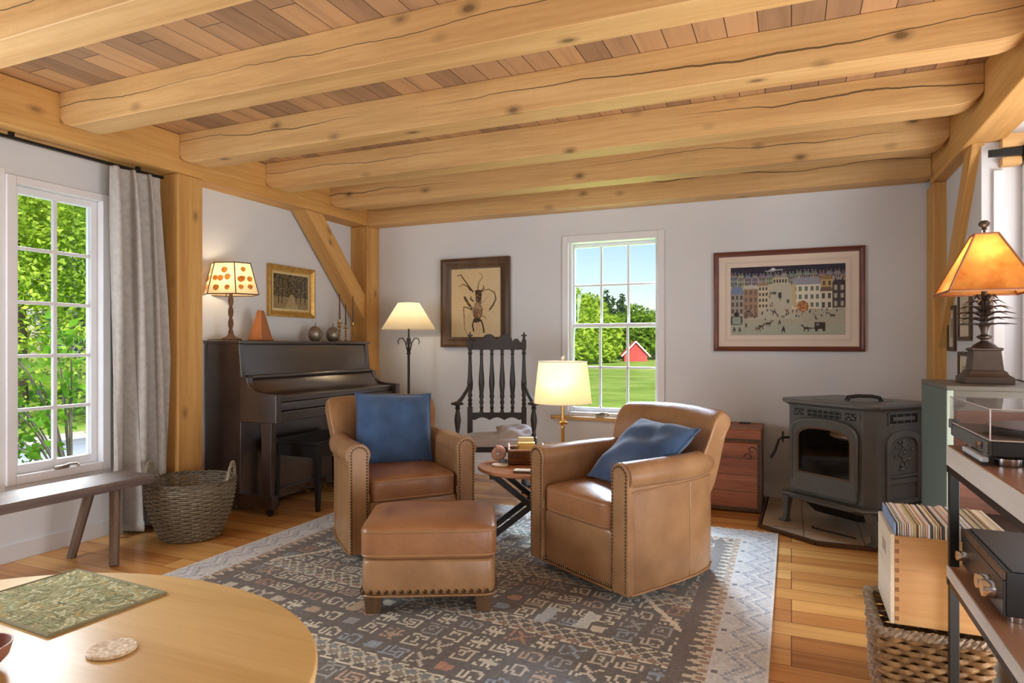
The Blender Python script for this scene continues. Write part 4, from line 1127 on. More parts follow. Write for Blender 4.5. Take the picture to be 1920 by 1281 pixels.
M['pressed'] = shade_mat('pressed_leaf', lin(214, 150, 80), .5, .3, 50)
for k in range(n6):
    A, B, Cc, D = (Vector(q) for q in (bot[k], bot[(k+1) % n6], top[(k+1) % n6], top[k])); nn = (B - A).cross(D - A).normalized(); 
    if nn.dot(A) < 0: nn = -nn
    for (u, v) in ((.27, .20), (.68, .22), (.40, .48), (.72, .52), (.5, .78), (.22, .5)):
        u += rr.uniform(-.04, .04); v += rr.uniform(-.03, .03)
        p = (A * (1-u) + B * u) * (1-v) + (D * (1-u) + Cc * u) * v + nn * .0016
        e1 = (B - A).normalized(); e2 = nn.cross(e1); rad = rr.uniform(.018, .025)
        lf.add([p + e1*rad*math.cos(q)*(1+.07*math.sin(4*q)) + e2*rad*math.sin(q)*(1+.07*math.sin(3*q)) for q in [2*PI*j/14 for j in range(14)]], [tuple(range(14))])
lf.build('pressed_leaves', M['pressed'], so, flat=True)
MB().tube([(0, 0, .37), (0, 0, .43)], .012, 8).build('socket', M['brass'], t)
bulb(t, .46)
MB().tube([(-.07, 0, .006), (-.10, -.07, .003), (-.12, -.095, .002), (-.12, -.112, -.03), (-.12, -.111, -.25)], .0028, 6).build('cord', M['black'], t)
lamp_light('piano_lamp_light', (-3.80, 3.62, 1.2375 + .46), 9)

# metronome
t = thing('metronome', 'orange wooden metronome pyramid on top of the piano', 'metronome', (-3.80, 3.915, 1.2375), R(12))
def fr(z, a, b): return [(-a, -b, z), (a, -b, z), (a, b, z), (-a, b, z)]
MB().loft([fr(0, .062, .080), fr(.012, .062, .080), fr(.02, .056, .074), fr(.215, .020, .028), fr(.235, .015, .021)]).build('case', M['metronome'], t, bevel=.003)
for sx in (-1, 1):
    for sy in (-1, 1): pass
MB().loft([fr(0, .064, .082), fr(.010, .064, .082)]).build('foot_moulding', M['metronome'], t, bevel=.003)

# pear-shaped pewter ornaments
for yy, lb, rz_ in ((4.535, 'round pewter fruit ornament left of the other, behind piano centre', .3), (4.775, 'round pewter fruit ornament beside the candlesticks on piano', 1.4)):
    t = thing('fruit_ornament', lb, 'ornament', (-3.79, yy, 1.2365), rz_, 'pewter fruits on the piano')
    MB().lathe([(.0, 0), (.03, .0), (.045, .012), (.057, .04), (.060, .065), (.054, .092), (.038, .115), (.02, .128), (.0, .131)], n=24).build('body', M['pewter'], t)
    MB().lathe([(.0, -.004), (.030, -.004), (.034, .0), (.030, .003), (.0, .002)], n=20).pts(Matrix.Translation((.056, 0, .062)) @ Matrix.Rotation(R(90), 4, 'Y')).build('medallion', M['pewter'], t)
    MB().tube([(0, 0, .126), (.002, 0, .145), (.006, .004, .162)], [.006, .005, .004], 8).build('stem', M['pewter'], t)
# slender candlesticks with tapers
def candlestick(y, x, h, c, lb):
    t = thing('candlestick', lb, 'candlestick', (x, y, 1.2365), 0, 'brass candlesticks on the piano')
    p = [(.035, 0), (.036, .005), (.02, .010), (.008, .018), (.005, .03)]
    for k in range(1, 4):
        z = .03 + (h - .04) * k / 4; p += [(.005, z - .01), (.010, z), (.005, z + .01)]
    p += [(.005, h - .014), (.022, h - .008), (.024, h), (.009, h + .002), (.010, h + .025), (.008, h + .026)]
    MB().lathe(p, n=16).build('stick', M['brass'], t)
    MB().lathe([(.0085, h + .02), (.0075, h + .03), (.0045, h + c), (.001, h + c + .006)], n=10).build('candle', M['bark'], t, label='slim dark taper candle')
candlestick(4.885, -3.80, .175, .17, 'brass candlestick with wide drip pan, nearest the pewter fruits')
candlestick(4.96, -3.86, .14, .30, 'second candlestick, with a tall taper')
candlestick(5.00, -3.74, .15, .27, 'third candlestick, standing forward of the others')
candlestick(5.05, -3.86, .13, .22, 'rightmost candlestick, next to the corner post')

# standing lamp in the corner
t = thing('floor_lamp', 'wrought iron floor lamp with cream cone shade beside the corner post', 'lamp', (-3.20, 5.10, 0))
MB().tube([(0, 0, .02), (0, 0, 1.12), (0, 0, 1.36)], [.012, .012, .007], 10).build('pole', M['iron'], t)
for k in range(3):
    a = 2 * PI * k / 3 + .4
    MB().tube([(0, 0, .22), (math.cos(a)*.08, math.sin(a)*.08, .16), (math.cos(a)*.17, math.sin(a)*.17, .03), (math.cos(a)*.21, math.sin(a)*.21, .012)], .008, 8).build('leg', M['iron'], t)
cu = MB()
for k in range(4):
    a = 2 * PI * k / 4 + .4
    cu.tube([(math.cos(a)*r_, math.sin(a)*r_, z_) for r_, z_ in ((.006, 1.13), (.018, 1.18), (.03, 1.23), (.055, 1.265), (.085, 1.262), (.098, 1.235), (.09, 1.21))], [.006, .006, .0055, .005, .005, .0045, .004], 7)
cu.lathe([(.012, 1.115), (.018, 1.12), (.018, 1.135), (.012, 1.14)], n=12)
cu.build('scroll', M['iron'], t)
M['creamshade'] = shade_mat('cream_cone_shade', lin(246, 234, 204), .6, .03, 60)
MB().loft([[(r_*math.cos(2*PI*k/40), r_*math.sin(2*PI*k/40), z_) for k in range(40)] for r_, z_ in ((.245, 1.345), (.098, 1.585))], 0, False).build('lamp_shade', M['creamshade'], t)
MB().tube([(0, 0, 1.36), (0, 0, 1.42)], .012, 8).build('socket', M['brass'], t); bulb(t, 1.45)
lamp_light('floor_lamp_light', (-3.20, 5.10, 1.45), 9)
# ------------------------------------------------------------------ tall carved armchair by the back wall
t = thing('carved_armchair', 'tall black carved armchair with turned slats beside the sash window', 'chair', (-2.20, 4.84, 0), R(23.13))
DW = M['darkwood']
SX = .219
def turned(mb, p0, p1, prof, n=14):
    """lathe profile [(radius, fraction)] between two points"""
    p0, p1 = Vector(p0), Vector(p1); d = p1 - p0; tt = d.normalized(); a = tt.orthogonal().normalized(); b = tt.cross(a)
    mb.loft([[p0 + d*f_ + (a*math.cos(2*PI*k/n) + b*math.sin(2*PI*k/n))*r_ for k in range(n)] for r_, f_ in prof])
for sg in (-1, 1):
    mb = MB()
    mb.box(sg*SX - .021, sg*SX + .021, -.021, .021, 0, .70)
    turned(mb, (sg*SX, 0, .70), (sg*SX, 0, 1.17), [(.020, 0), (.012, .02), (.021, .05), (.013, .08), (.020, .12), (.012, .16), (.020, .20), (.014, .25), (.022, .32), (.024, .40), (.018, .55), (.014, .78), (.013, .90), (.019, .93), (.013, .96), (.018, 1)])
    mb.box(sg*SX - .019, sg*SX + .019, -.018, .018, 1.17, 1.245)
    mb.lathe([(.016, 1.245), (.010, 1.252), (.010, 1.262), (.014, 1.267), (.007, 1.275), (.007, 1.29), (.005, 1.305), (.0, 1.31)], (sg*SX, 0), 10)
    mb.box(sg*SX - .022, sg*SX + .022, -.006, .006, 1.275, 1.288)
    mb.build('back_post', DW, t, bevel=.002)
crest = [(-.20, 1.165), (.20, 1.165), (.20, 1.225)]
def arc(cx, cz, r_, a0, a1, n=8): return [(cx + r_*math.cos(R(a0 + (a1-a0)*k/n)), cz + r_*math.sin(R(a0 + (a1-a0)*k/n))) for k in range(n+1)]
crest += arc(.155, 1.228, .028, 10, 170, 6) + arc(.065, 1.235, .058, 15, 165) + arc(-.065, 1.235, .058, 15, 165) + arc(-.155, 1.228, .028, 10, 170, 6) + [(-.20, 1.225)]
MB().prism(crest, 'Y', -.013, .013).build('crest_rail', DW, t, bevel=.003)
low = [(.20, .655), (-.20, .655), (-.20, .60)]
for k in range(25):
    x = -.18 + .36 * k / 24; low.append((x, .60 + .022 * abs(math.sin(k * PI / 8)) - .006))
low.append((.20, .60))
MB().prism(low, 'Y', -.012, .012).build('lower_rail', DW, t, bevel=.002)
for k in range(4):
    x = -.126 + .084 * k; mb = MB()
    turned(mb, (x, 0, .65), (x, 0, 1.168), [(.016, 0), (.016, .03), (.010, .05), (.017, .09), (.011, .12), (.019, .17), (.012, .215), (.020, .26), (.016, .30), (.019, .36), (.024, .46), (.021, .58), (.014, .76), (.012, .90), (.016, .93), (.011, .95), (.017, 1)])
    mb.build('slat', DW, t)
for sg in (-1, 1):
    ax = sg * .285
    mb = MB(); p = [(sg*SX, -.01, .885), (sg*.235, -.12, .845), (sg*.262, -.26, .795), (ax, -.40, .765)]
    mb.tube(p, [.013, .014, .015, .018], 10)
    mb.rbox((ax, -.425, .765), (.062, .085, .032), 3, 8)
    mb.tube([(ax - .03, -.455, .768), (ax - .045, -.462, .764)], [.012, .006], 8); mb.tube([(ax + .03, -.455, .768), (ax + .045, -.462, .764)], [.012, .006], 8)
    mb.build('armrest', DW, t)
    mb = MB()
    turned(mb, (ax, -.42, .46), (ax, -.42, .755), [(.022, 0), (.022, .14), (.013, .18), (.021, .24), (.012, .30), (.018, .42), (.025, .60), (.022, .72), (.013, .86), (.021, .92), (.014, .96), (.02, 1)])
    mb.build('arm_post', DW, t)
    mb = MB()
    turned(mb, (ax, -.42, .011 if sg < 0 else .0005), (ax, -.42, .42), [(.018, 0), (.026, .05), (.016, .12), (.022, .2), (.028, .45), (.018, .62), (.024, .68), (.024, 1)])
    mb.build('front_leg', DW, t)
    MB().box(min(sg*SX, ax) - .012, max(sg*SX, ax) + .012, -.40, -.02, .40, .44).build('side_rail', DW, t, bevel=.003)
    MB().bar((sg*.25, -.41, .14), (sg*SX, -.02, .14), .024, .024).build('side_stretcher', DW, t, bevel=.002)
MB().box(-.27, .27, -.435, -.405, .40, .44).build('front_rail', DW, t, bevel=.003)
MB().rbox((0, -.215, .462), (.53, .44, .075), 5, 10, crown=.02).build('seat', M['seatcloth'], t, angle=70)
t2 = pillow('cushion', 'pale lilac cushion at the back of the tall carved chair', .30, .26, .09,
       Matrix.Translation((-1.955, 4.66, .525)) @ Matrix.Rotation(R(35), 4, 'Z') @ Matrix.Rotation(R(-78), 4, 'X') @ Matrix.Rotation(R(8), 4, 'Y'), M['seatcloth'], 3)

# ------------------------------------------------------------------ round folding side table between the armchairs
TX, TY, TH = -1.515, 3.86, .44
t = thing('side_table', 'round wooden side table with crossed folding legs between the armchairs', 'table', (TX, TY, 0), R(20))
MB().lathe([(.0, TH - .024), (.325, TH - .024), (.338, TH - .018), (.340, TH - .008), (.335, TH), (.0, TH)], n=56).build('tabletop', M['tabletop'], t)
for yy in (-.13, .13):
    for sg in (-1, 1):
        MB().bar((sg*.24, yy + sg*.012, .024), (-sg*.25, yy + sg*.012, TH - .03), .022, .034, side=(0, 1, 0)).build('leg', M['darkwood'], t, bevel=.002)
MB().bar((0, -.15, .222), (0, .15, .222), .02, .02).build('stretcher', M['darkwood'], t)
for sg in (-1, 1):
    MB().box(sg*.235 - .014, sg*.235 + .014, -.20, .20, TH - .052, TH - .024).build('batten', M['darkwood'], t, bevel=.002)

def weave_ring(mb, path, z, amp, phase, r, n_per, flat=.8):
    """one strand following a closed path (list of (x, y, nx, ny)), waving in and out of the stakes"""
    N = len(path)
    pts = [(x + nx*amp*math.sin(2*PI*k*n_per/N + phase), y + ny*amp*math.sin(2*PI*k*n_per/N + phase), z) for k, (x, y, nx, ny) in enumerate(path)]
    mb.tube(pts, r, 5, closed=True, flat=flat)
def rect_path(w, d, N, rc=.03):
    """rounded rectangle of N samples"""
    out = []; per = 2*(w + d); 
    for k in range(N):
        a = 2*PI*k/N; e = 14; c_, s_ = math.cos(a), math.sin(a)
        x = math.copysign(abs(c_)**(2/e), c_); y = math.copysign(abs(s_)**(2/e), s_)
        out.append((x, y))
    # resample evenly
    P = [(x*w/2, y*d/2) for x, y in out]; P.append(P[0]); L = [0]
    for a, b in zip(P, P[1:]): L.append(L[-1] + math.hypot(b[0]-a[0], b[1]-a[1]))
    res = []; j = 0
    for k in range(N):
        s_ = L[-1]*k/N
        while L[j+1] < s_: j += 1
        q = (s_ - L[j])/(L[j+1]-L[j] + 1e-9); res.append((P[j][0]*(1-q) + P[j+1][0]*q, P[j][1]*(1-q) + P[j+1][1]*q))
    fin = []
    for k in range(N):
        a, b = res[k-1], res[(k+1) % N]; tx, ty = b[0]-a[0], b[1]-a[1]; l_ = math.hypot(tx, ty) + 1e-9
        fin.append((res[k][0], res[k][1], ty/l_, -tx/l_))
    return fin

# rattan tray with odds and ends
BX, BY = -1.585, 3.935
t = thing('rattan_tray', 'brown woven rattan tray basket on the round side table', 'basket', (BX, BY, TH + .001), R(23))
mb = MB()
for k in range(8): weave_ring(mb, rect_path(.215, .165, 120), .008 + k*.0105, .003, k*PI*.35, .0062, 30)
mb.build('weave', M['tray'], t); MB().box(-.10, .10, -.075, .075, .002, .008).build('bottom', M['tray'], t)
rm = MB(); rp = rect_path(.22, .17, 60); rm.tube([(x, y, .092 + .028*max(0, abs(x)/.11 - .8)*5*max(0, 1 - (abs(y)/.07)**2)) for x, y, _, _ in rp], .007, 7, closed=True); rm.build('rim', M['pinkcer'], t)
t = thing('card_box', 'pale yellow card box standing in the rattan tray', 'box', (BX + .012, BY - .018, TH + .010), R(20))
MB().box(-.055, .055, -.03, .03, 0, .125).build('box_body', M['yellow'], t, bevel=.003)
MB().box(-.0555, -.045, -.031, .031, .02, .11).build('label_strip', flatmat('olive_strip', lin(150, 140, 60), .6), t)
t = thing('card_box', 'second cream box behind the yellow one in rattan tray', 'box', (BX - .012, BY + .037, TH + .010), R(24))
MB().box(-.05, .05, -.018, .018, 0, .15).build('box_body', flatmat('cream_card', lin(222, 206, 160), .6), t, bevel=.003)
# round coaster, shell-like ornament, folded glasses case
def coaster(x, y, z, r_, lb, mat):
    t = thing('coaster', lb, 'coaster', (x, y, z))
    MB().lathe([(.0, 0), (r_*.94, 0), (r_, .002), (r_, .006), (r_*.95, .009), (r_*.7, .0085), (.0, .0085)], n=36).build('disc', mat, t); return t
coaster(-1.695, 3.775, TH + .0005, .052, 'round cream coaster on the side table', M['cream'])
t = thing('shell_ornament', 'pink and cream spiral shell ornament on the side table', 'ornament', (-1.765, 3.90, TH + .001), R(30))
sp = MB(); pts = []; rs = []
for k in range(46):
    a = k/45*2.3*2*PI; r_ = .012 + .028*(k/45); pts.append((r_*math.cos(a), .03 - .012*k/45*3, .052 + r_*math.sin(a))); rs.append(.006 + .013*(k/45))
sp.tube(pts, rs, 9); sp.build('shell', M['pinkcer'], t)
t = thing('glass_dish', 'small pale blue glass dish beside the shell ornament', 'dish', (-1.712, 3.862, TH + .001))
MB().lathe([(.0, 0), (.018, 0), (.025, .010), (.028, .024), (.025, .024), (.022, .011), (.0, .005)], n=24).build('bowl', flatmat('blue_glass', lin(150, 176, 210), .15, var=.1), t)
t = thing('notebook', 'thin brown notebook at the front edge of the side table', 'notebook', (-1.475, 3.635, TH + .001), R(12))
MB().box(-.06, .06, -.035, .035, 0, .010).build('cover', M['frame_dk'], t, bevel=.002); MB().box(-.057, .057, -.032, .032, .010, .014).build('pages', M['cream'], t)
# table lamp
LX, LY = -1.37, 4.05
t = thing('table_lamp', 'brass table lamp with cream drum shade on the side table', 'lamp', (LX, LY, TH + .0005))
MB().lathe([(.0, 0), (.070, 0), (.072, .008), (.05, .016), (.02, .026), (.014, .04)], n=28).build('base', M['brass'], t)
MB().lathe([(.012, .03), (.011, .22), (.014, .225), (.011, .24)], n=14).build('stem', M['brass'], t)
col = MB(); col.lathe([(.011, .235), (.022, .245), (.024, .262), (.014, .275), (.010, .30), (.008, .40)], n=14)
for k in range(3):
    a = 2*PI*k/3; col.rbox((.022*math.cos(a), .022*math.sin(a), .255), (.024, .018, .022), 2, 6)
col.build('collar', M['brass'], t)
M['drumshade'] = shade_mat('cream_drum_shade', lin(246, 228, 190), .6, .03, 90)
so = MB().loft([[(r_*math.cos(2*PI*k/48), r_*math.sin(2*PI*k/48), z_) for k in range(48)] for r_, z_ in ((.188, .385), (.158, .655))], 0, False).build('lamp_shade', M['drumshade'], t)
for r_, z_ in ((.188, .386), (.158, .654)): MB().tube([(r_*math.cos(2*PI*k/48), r_*math.sin(2*PI*k/48), z_) for k in range(48)], .003, 5, closed=True).build('hem', M['cream'], so)
MB().lathe([(.004, .62), (.004, .668), (.012, .672), (.012, .684), (.0, .69)], n=12).build('finial', M['cream'], t)
MB().tube([(-.158, 0, .64), (.158, 0, .64)], .003, 5).build('spider', M['brass'], t)
MB().tube([(0, 0, .38), (0, 0, .45)], .012, 8).build('socket', M['brass'], t); bulb(t, .49)
lamp_light('table_lamp_light', (LX, LY, TH + .49), 7)
t = thing('wooden_dish', 'shallow light wooden dish by the brass lamp base', 'dish', (-1.335, 3.90, TH + .001), R(20))
MB().prism([(-.06, .0), (.06, 0), (.085, .045), (.078, .045), (.055, .007), (-.055, .007), (-.078, .045), (-.085, .045)], 'Y', -.04, .04).build('dish_body', M['pine'], t, bevel=.002)

# ------------------------------------------------------------------ old trunk, hearth and pellet stove
t = thing('trunk', 'old reddish plank trunk with studded edges under the back window', 'trunk', (-.56, 5.19, 0))
x0, x1, y0, y1 = -.93, -.198, 4.965, 5.43
MB().box(x0, x1, y0, y1, .01, .50).build('body', M['trunk'], t, world=True, bevel=.006)
ld = MB().box(x0 - .004, x1 + .004, y0 - .004, y1 + .004, .502, .598).build('lid', M['trunk'], t, world=True, bevel=.008)
for z in (.12, .24, .375): pass
bd = MB()
bd.box(x0 - .005, x1 + .006, y0 - .007, y0, .012, .04).box(x0 - .005, x1 + .006, y0 - .007, y0, .508, .53).box(x1 - .026, x1 + .006, y0 - .0068, y0, .04, .508).box(x1 - .0005, x1 + .006, y0 - .007, y1, .012, .04)
bd.build('edge_binding', M['frame_dk'], t, world=True, bevel=.002)
gr = MB()
for z in (.15, .27, .39): gr.box(x0, x1 - .03, y0 - .0015, y0 + .001, z, z + .004)
gr.build('plank_joint', M['frame_dk'], t, world=True)
nb = MB(); nails(nb, along([(x0 + .01, y0 - .007, .026), (x1 - .005, y0 - .007, .026)], .022), (0, -1, 0), .0065); nails(nb, along([(x0 + .01, y0 - .007, .519), (x1 - .005, y0 - .007, .519)], .022), (0, -1, 0), .0065); nails(nb, along([(x1 - .013, y0 - .007, .04), (x1 - .013, y0 - .007, .50)], .022), (0, -1, 0), .0065)
nb.build('studs', M['nail'], t, world=True)
lt = MB()
for cx, cz, s in ((-.26, .45, 1), (-.285, .40, -1)): lt.tube([(cx + s*.028*math.cos(a)*(1 - a/9), y0 - .002, cz + .028*math.sin(a)*(1 - a/9)) for a in np.linspace(0, 5.2, 24)], .0032, 5)
lt.build('iron_ornament', M['iron'], t, world=True)
MB().box(x1 - .17, x1 - .09, y1 - .12, y1 - .05, .598, .606).build('hasp', M['iron'], t, world=True)

m = NT('hearth_tile'); tc = m.n('TexCoord'); br = m.n('TexBrick'); m.l(tc.outputs['Object'], br.inputs['Vector'])
br.offset = 0.0
for kx, vx in (('Scale', 1.0), ('Mortar Size', 0.004), ('Brick Width', .33), ('Row Height', .33)): br.inputs[kx].default_value = vx
br.inputs['Color1'].default_value = (*lin(186, 168, 146), 1); br.inputs['Color2'].default_value = (*lin(202, 184, 162), 1); br.inputs['Mortar'].default_value = (*lin(96, 84, 74), 1)
c = m.mix(m.math('MULTIPLY', m.noise(m.coord(), 6, 6), .45), br.outputs['Color'], lin(150, 132, 114)); m.bump(br.outputs['Fac'], -.3, .003)
M['tile'] = m.fin(c, .4)
t = thing('hearth_pad', 'stone tiled hearth pad with cut corner under the stove', 'hearth', (.4, 4.9, 0))
poly = [(-.165, 5.46), (-.185, 4.60), (.14, 4.335), (.60, 4.335), (.885, 4.50), (.885, 5.46)]
MB().prism(poly, 'Z', .0, .024).pts(Matrix.Translation((-.4, -4.9, 0))).build('tiles', M['tile'], t, flat=True)
q = [(p[0] + (p[0] - .35)*.012, p[1] + (p[1] - 4.9)*.012 if p[1] < 5 else p[1]) for p in poly]
eb = MB()
for a, b in zip(q[:5], q[1:5]): eb.bar((a[0], a[1], .013), (b[0], b[1], .013), .022, .026, side=(0, 0, 1))
eb.pts(Matrix.Translation((-.4, -4.9, 0))).build('edging', M['frame_dk'], t)

HZ = .0265
t = thing('pellet_stove', 'charcoal cast iron pellet stove with arched glass door on the hearth', 'stove', (.365, 4.735, HZ), R(-41.6))
S, SD = M['stove'], M['stove_dk']
def octo(w, d, ch, yo=0): return [(-w + ch, -d + yo), (w - ch, -d + yo), (w, -d + ch*1.1 + yo), (w, d + yo), (-w, d + yo), (-w, -d + ch*1.1 + yo)]
MB().loft([[(x, y, z) for x, y in octo(w, d, ch)] for w, d, ch, z in ((.315, .262, .05, .205), (.318, .265, .05, .23), (.318, .265, .05, .775), (.322, .268, .05, .785))]).build('body', S, t, bevel=.004)
MB().loft([[(x, y, z) for x, y in octo(w, d, .06)] for w, d, z in ((.322, .268, .782), (.352, .298, .802), (.356, .302, .815), (.350, .296, .824))]).build('top_plate', S, t, bevel=.003)
MB().loft([[(x, y - .01, z) for x, y in octo(w, d, .05)] for w, d, z in ((.30, .25, .165), (.335, .285, .185), (.345, .300, .195), (.340, .292, .208))]).build('base_ledge', S, t, bevel=.003)
MB().loft([[(x, y, z) for x, y in octo(w, d, .05)] for w, d, z in ((.20, .16, .09), (.26, .21, .165))]).build('ash_pan', SD, t, bevel=.004)
MB().loft([[(-.20, -.33, .185), (.20, -.33, .185), (.27, -.28, .185), (-.27, -.28, .185)], [(-.205, -.337, .20), (.205, -.337, .20), (.28, -.28, .206), (-.28, -.28, .206)]]).build('ash_lip', S, t, bevel=.004)
for sx in (-1, 1):
    for y in (-.22, .22):
        MB().loft([[(sx*(x_ + a), y*(1) + math.copysign(b, y), z) for a, b in ((0, 0), (w_, 0), (w_, w_), (0, w_))] for x_, w_, z in ((.265, .055, .20), (.285, .045, .13), (.30, .032, .06), (.305, .032, .022), (.298, .055, .012), (.298, .055, 0))]).build('leg', S, t, bevel=.003)
# front door with arched glass
yF = -.265
def archpts(x0, x1, z0, z1, rz, n=10):
    p = [(x0, z0), (x1, z0)]; xm, hw = (x0 + x1)/2, (x1 - x0)/2
    e = 2.7
    for k in range(n*2 + 1):
        a = PI*k/(n*2); c_, s_ = math.cos(a), math.sin(a)
        p.append((xm + hw*math.copysign(abs(c_)**(2/e), c_), z1 - rz + rz*abs(s_)**(2/e)))
    return p
def arch_frame(mb, o_, i_, y0, y1):
    a = [(p[0], y0, p[1]) for p in o_]; b = [(p[0], y0, p[1]) for p in i_]; c_ = [(p[0], y1, p[1]) for p in i_]; d_ = [(p[0], y1, p[1]) for p in o_]
    mb.loft([d_, a, b, c_], 0, False)
dr = MB(); arch_frame(dr, archpts(-.235, .235, .235, .705, .10), archpts(-.195, .195, .355, .655, .075), yF - .018, yF)
door = dr.build('door', S, t, bevel=.004)
rb = MB(); oo = archpts(-.236, .236, .30, .706, .10); rb.tube([(p[0], yF - .018, p[1]) for p in oo[1:] + oo[:1]], .009, 8); rb.build('door_moulding', S, door)
MB().prism(archpts(-.197, .197, .352, .657, .076), 'Y', yF - .010, yF - .004).build('door_glass', M['glass_black'], door)
inr = MB(); arch_frame(inr, archpts(-.205, .205, .345, .665, .08), archpts(-.185, .185, .362, .645, .07), yF - .014, yF - .008); inr.build('door_rim', flatmat('stove_rim', lin(110, 84, 66), .45, .4), door)
pl = MB().box(-.225, .225, yF - .012, yF, .225, .325)
pl.tube([(-.12 + .24*k/24, yF - .014, .275 + .014*math.sin(k*PI/4)) for k in range(25)], .005, 6)
for k in range(6): pl.rbox((-.1 + .04*k, yF - .013, .275 + (.018 if k % 2 else -.018)), (.026, .010, .014), 2, 5)
pl.build('lower_panel', S, t, bevel=.003)
# vent grille with leaf relief
vg = MB().box(-.25, .25, yF - .006, yF, .715, .772); vg.build('vent_panel', S, t, bevel=.002)
vb = MB().box(-.125, .125, yF - .0075, yF - .005, .722, .764)
for sx in (-1, 1): vb.box(min(sx*.15, sx*.225), max(sx*.15, sx*.225), yF - .0075, yF - .005, .722, .764)
vb.build('vent_opening', SD, t)
vr = MB(); rr = random.Random(5)
for k in range(7): vr.box(-.12 + k*.04 - .003, -.12 + k*.04 + .003, yF - .011, yF - .006, .722, .764)
vr.box(-.125, .125, yF - .011, yF - .006, .741, .746)
for sx in (-1, 1):
    for k in range(7): vr.rbox((sx*(.155 + .011*k), yF - .009, .742 + .012*math.sin(k*2.4)), (.020, .008, .013), 2, 5)
vr.build('vent_grille', S, t)
# side panels (left and right) with arch, leaf relief and vent
for sx in (1, -1):
    T = Matrix.Translation((sx*.318, .02, 0)) @ Matrix.Rotation(sx*R(90), 4, 'Z')
    sp = MB(); arch_frame(sp, archpts(-.16, .16, .225, .66, .10), archpts(-.125, .125, .25, .625, .085), -.014, 0)
    sp.box(-.125, .125, -.010, 0, .345, .375).box(-.13, .13, -.014, 0, .385, .40).pts(T).build('side_panel', S, t, bevel=.004)
    lf = MB()
    for k in range(34): lf.rbox((rr.gauss(.0, .032), -.004, rr.uniform(.43, .60)), (.022, .016, .017), 2, 4)
    lf.tube([(.02*math.sin(k*.9), -.004, .42 + k*.02) for k in range(10)], .004, 5); lf.pts(T).build('leaf_relief', S, t)
    vv = MB().box(-.13, .13, -.004, 0, .705, .765).pts(T).build('side_vent', SD, t)
    vf = MB().box(-.14, .14, -.008, 0, .697, .706).box(-.14, .14, -.008, 0, .764, .773).box(-.14, -.13, -.008, 0, .697, .773).box(.13, .14, -.008, 0, .697, .773).box(-.10, .10, -.009, 0, .724, .746)
    for xx in (-.065, 0, .065): vf.box(xx - .004, xx + .004, -.008, 0, .706, .764)
    vf.pts(T).build('vent_frame', S, t)
MB().tube([(-.285, yF + .03, .56), (-.305, yF - .03, .56), (-.315, yF - .045, .545), (-.335, yF - .06, .47), (-.36, yF - .07, .42)], [.008, .008, .008, .010, .011], 8).build('door_handle', SD, t)
MB().tube([(-.305, yF - .02, .53), (-.305, yF - .02, .60)], .006, 8).build('latch', SD, t)
hd = MB(); hd.tube([(.02, -.10, .826), (.03, -.09, .85), (.07, -.05, .858), (.13, -.0, .858), (.165, .03, .85), (.175, .04, .826)], [.010, .013, .014, .014, .013, .010], 8, flat=.6)
hd.tube([(.07, -.14, .826), (.08, -.13, .848), (.12, -.10, .856), (.17, -.05, .856), (.20, -.03, .848), (.205, -.025, .826)], [.009, .011, .012, .012, .011, .009], 8, flat=.6); hd.build('lid_handle', SD, t)
MB().loft([[(x*.55, y*.5 - .03, z) for x, y in octo(.35, .30, .06)] for z in (.8235, .8265)]).build('hopper_lid', S, t, bevel=.002)
t = thing('stove_tool', 'thin iron poker lying on the hearth under the stove', 'poker', (.245, 4.535, .026), R(-35))
MB().tube([(-.13, 0, .006), (.14, .0, .006)], .005, 7).build('rod', M['iron'], t); MB().tube([(-.13, 0, .006), (-.155, .01, .007), (-.16, .025, .007)], .006, 7).build('hook', M['iron'], t)
# ------------------------------------------------------------------ left side: curtain, bench, wicker basket
t = thing('curtain', 'long grey linen curtain gathered beside the tall window', 'curtain', (-3.90, 2.92, 0))
rings = []; NC = 150
for z, sq, amp in ((2.315, .93, .020), (2.30, .93, .024), (2.22, .93, .032), (2.0, .95, .040), (1.5, .99, .047), (1.0, 1.03, .050), (.5, 1.07, .054), (.2, 1.09, .056), (.03, 1.10, .058), (.02, 1.10, .058)):
    ring = []
    for k in range(NC + 1):
        q = k / NC; ph = q * 2 * PI * 3.0
        yy = 2.735 + q * .385 * sq + .012 * math.sin(ph * 2 + 1) + .015 * math.sin(z * 1.7) * q
        xx = -3.885 + amp * 1.35 * (math.sin(ph + .25 * math.sin(z * 2.1 + q * 5)) + .35 * math.sin(ph * 2 + 1.2 + z)) * (.75 + .5 * math.sin(q * 3.1)) + .012
        ring.append((xx, yy, z))
    rings.append(ring)
MB().loft(rings, 0, False, False).build('drape', M['curtain'], t, world=True, solid=.004, angle=180)
hm = MB(); hm.loft([[(p[0] + .0045, p[1], z) for p in rings[-2]] for z in (.021, .085)], 0, False, False).build('hem', M['curtain'], t, world=True, solid=.003, angle=180)
t = thing('curtain_track', 'slim black curtain track under the left timber beam', 'track', (-3.90, 1.8, 2.335))
MB().box(-3.912, -3.888, .6, 3.13, 2.322, 2.338).build('rail', M['blackmetal'], t, world=True)
for yy in (.8, 1.5, 2.2, 2.95): MB().box(-3.91, -3.89, yy - .012, yy + .012, 2.338, 2.362).build('bracket', M['blackmetal'], t, world=True)

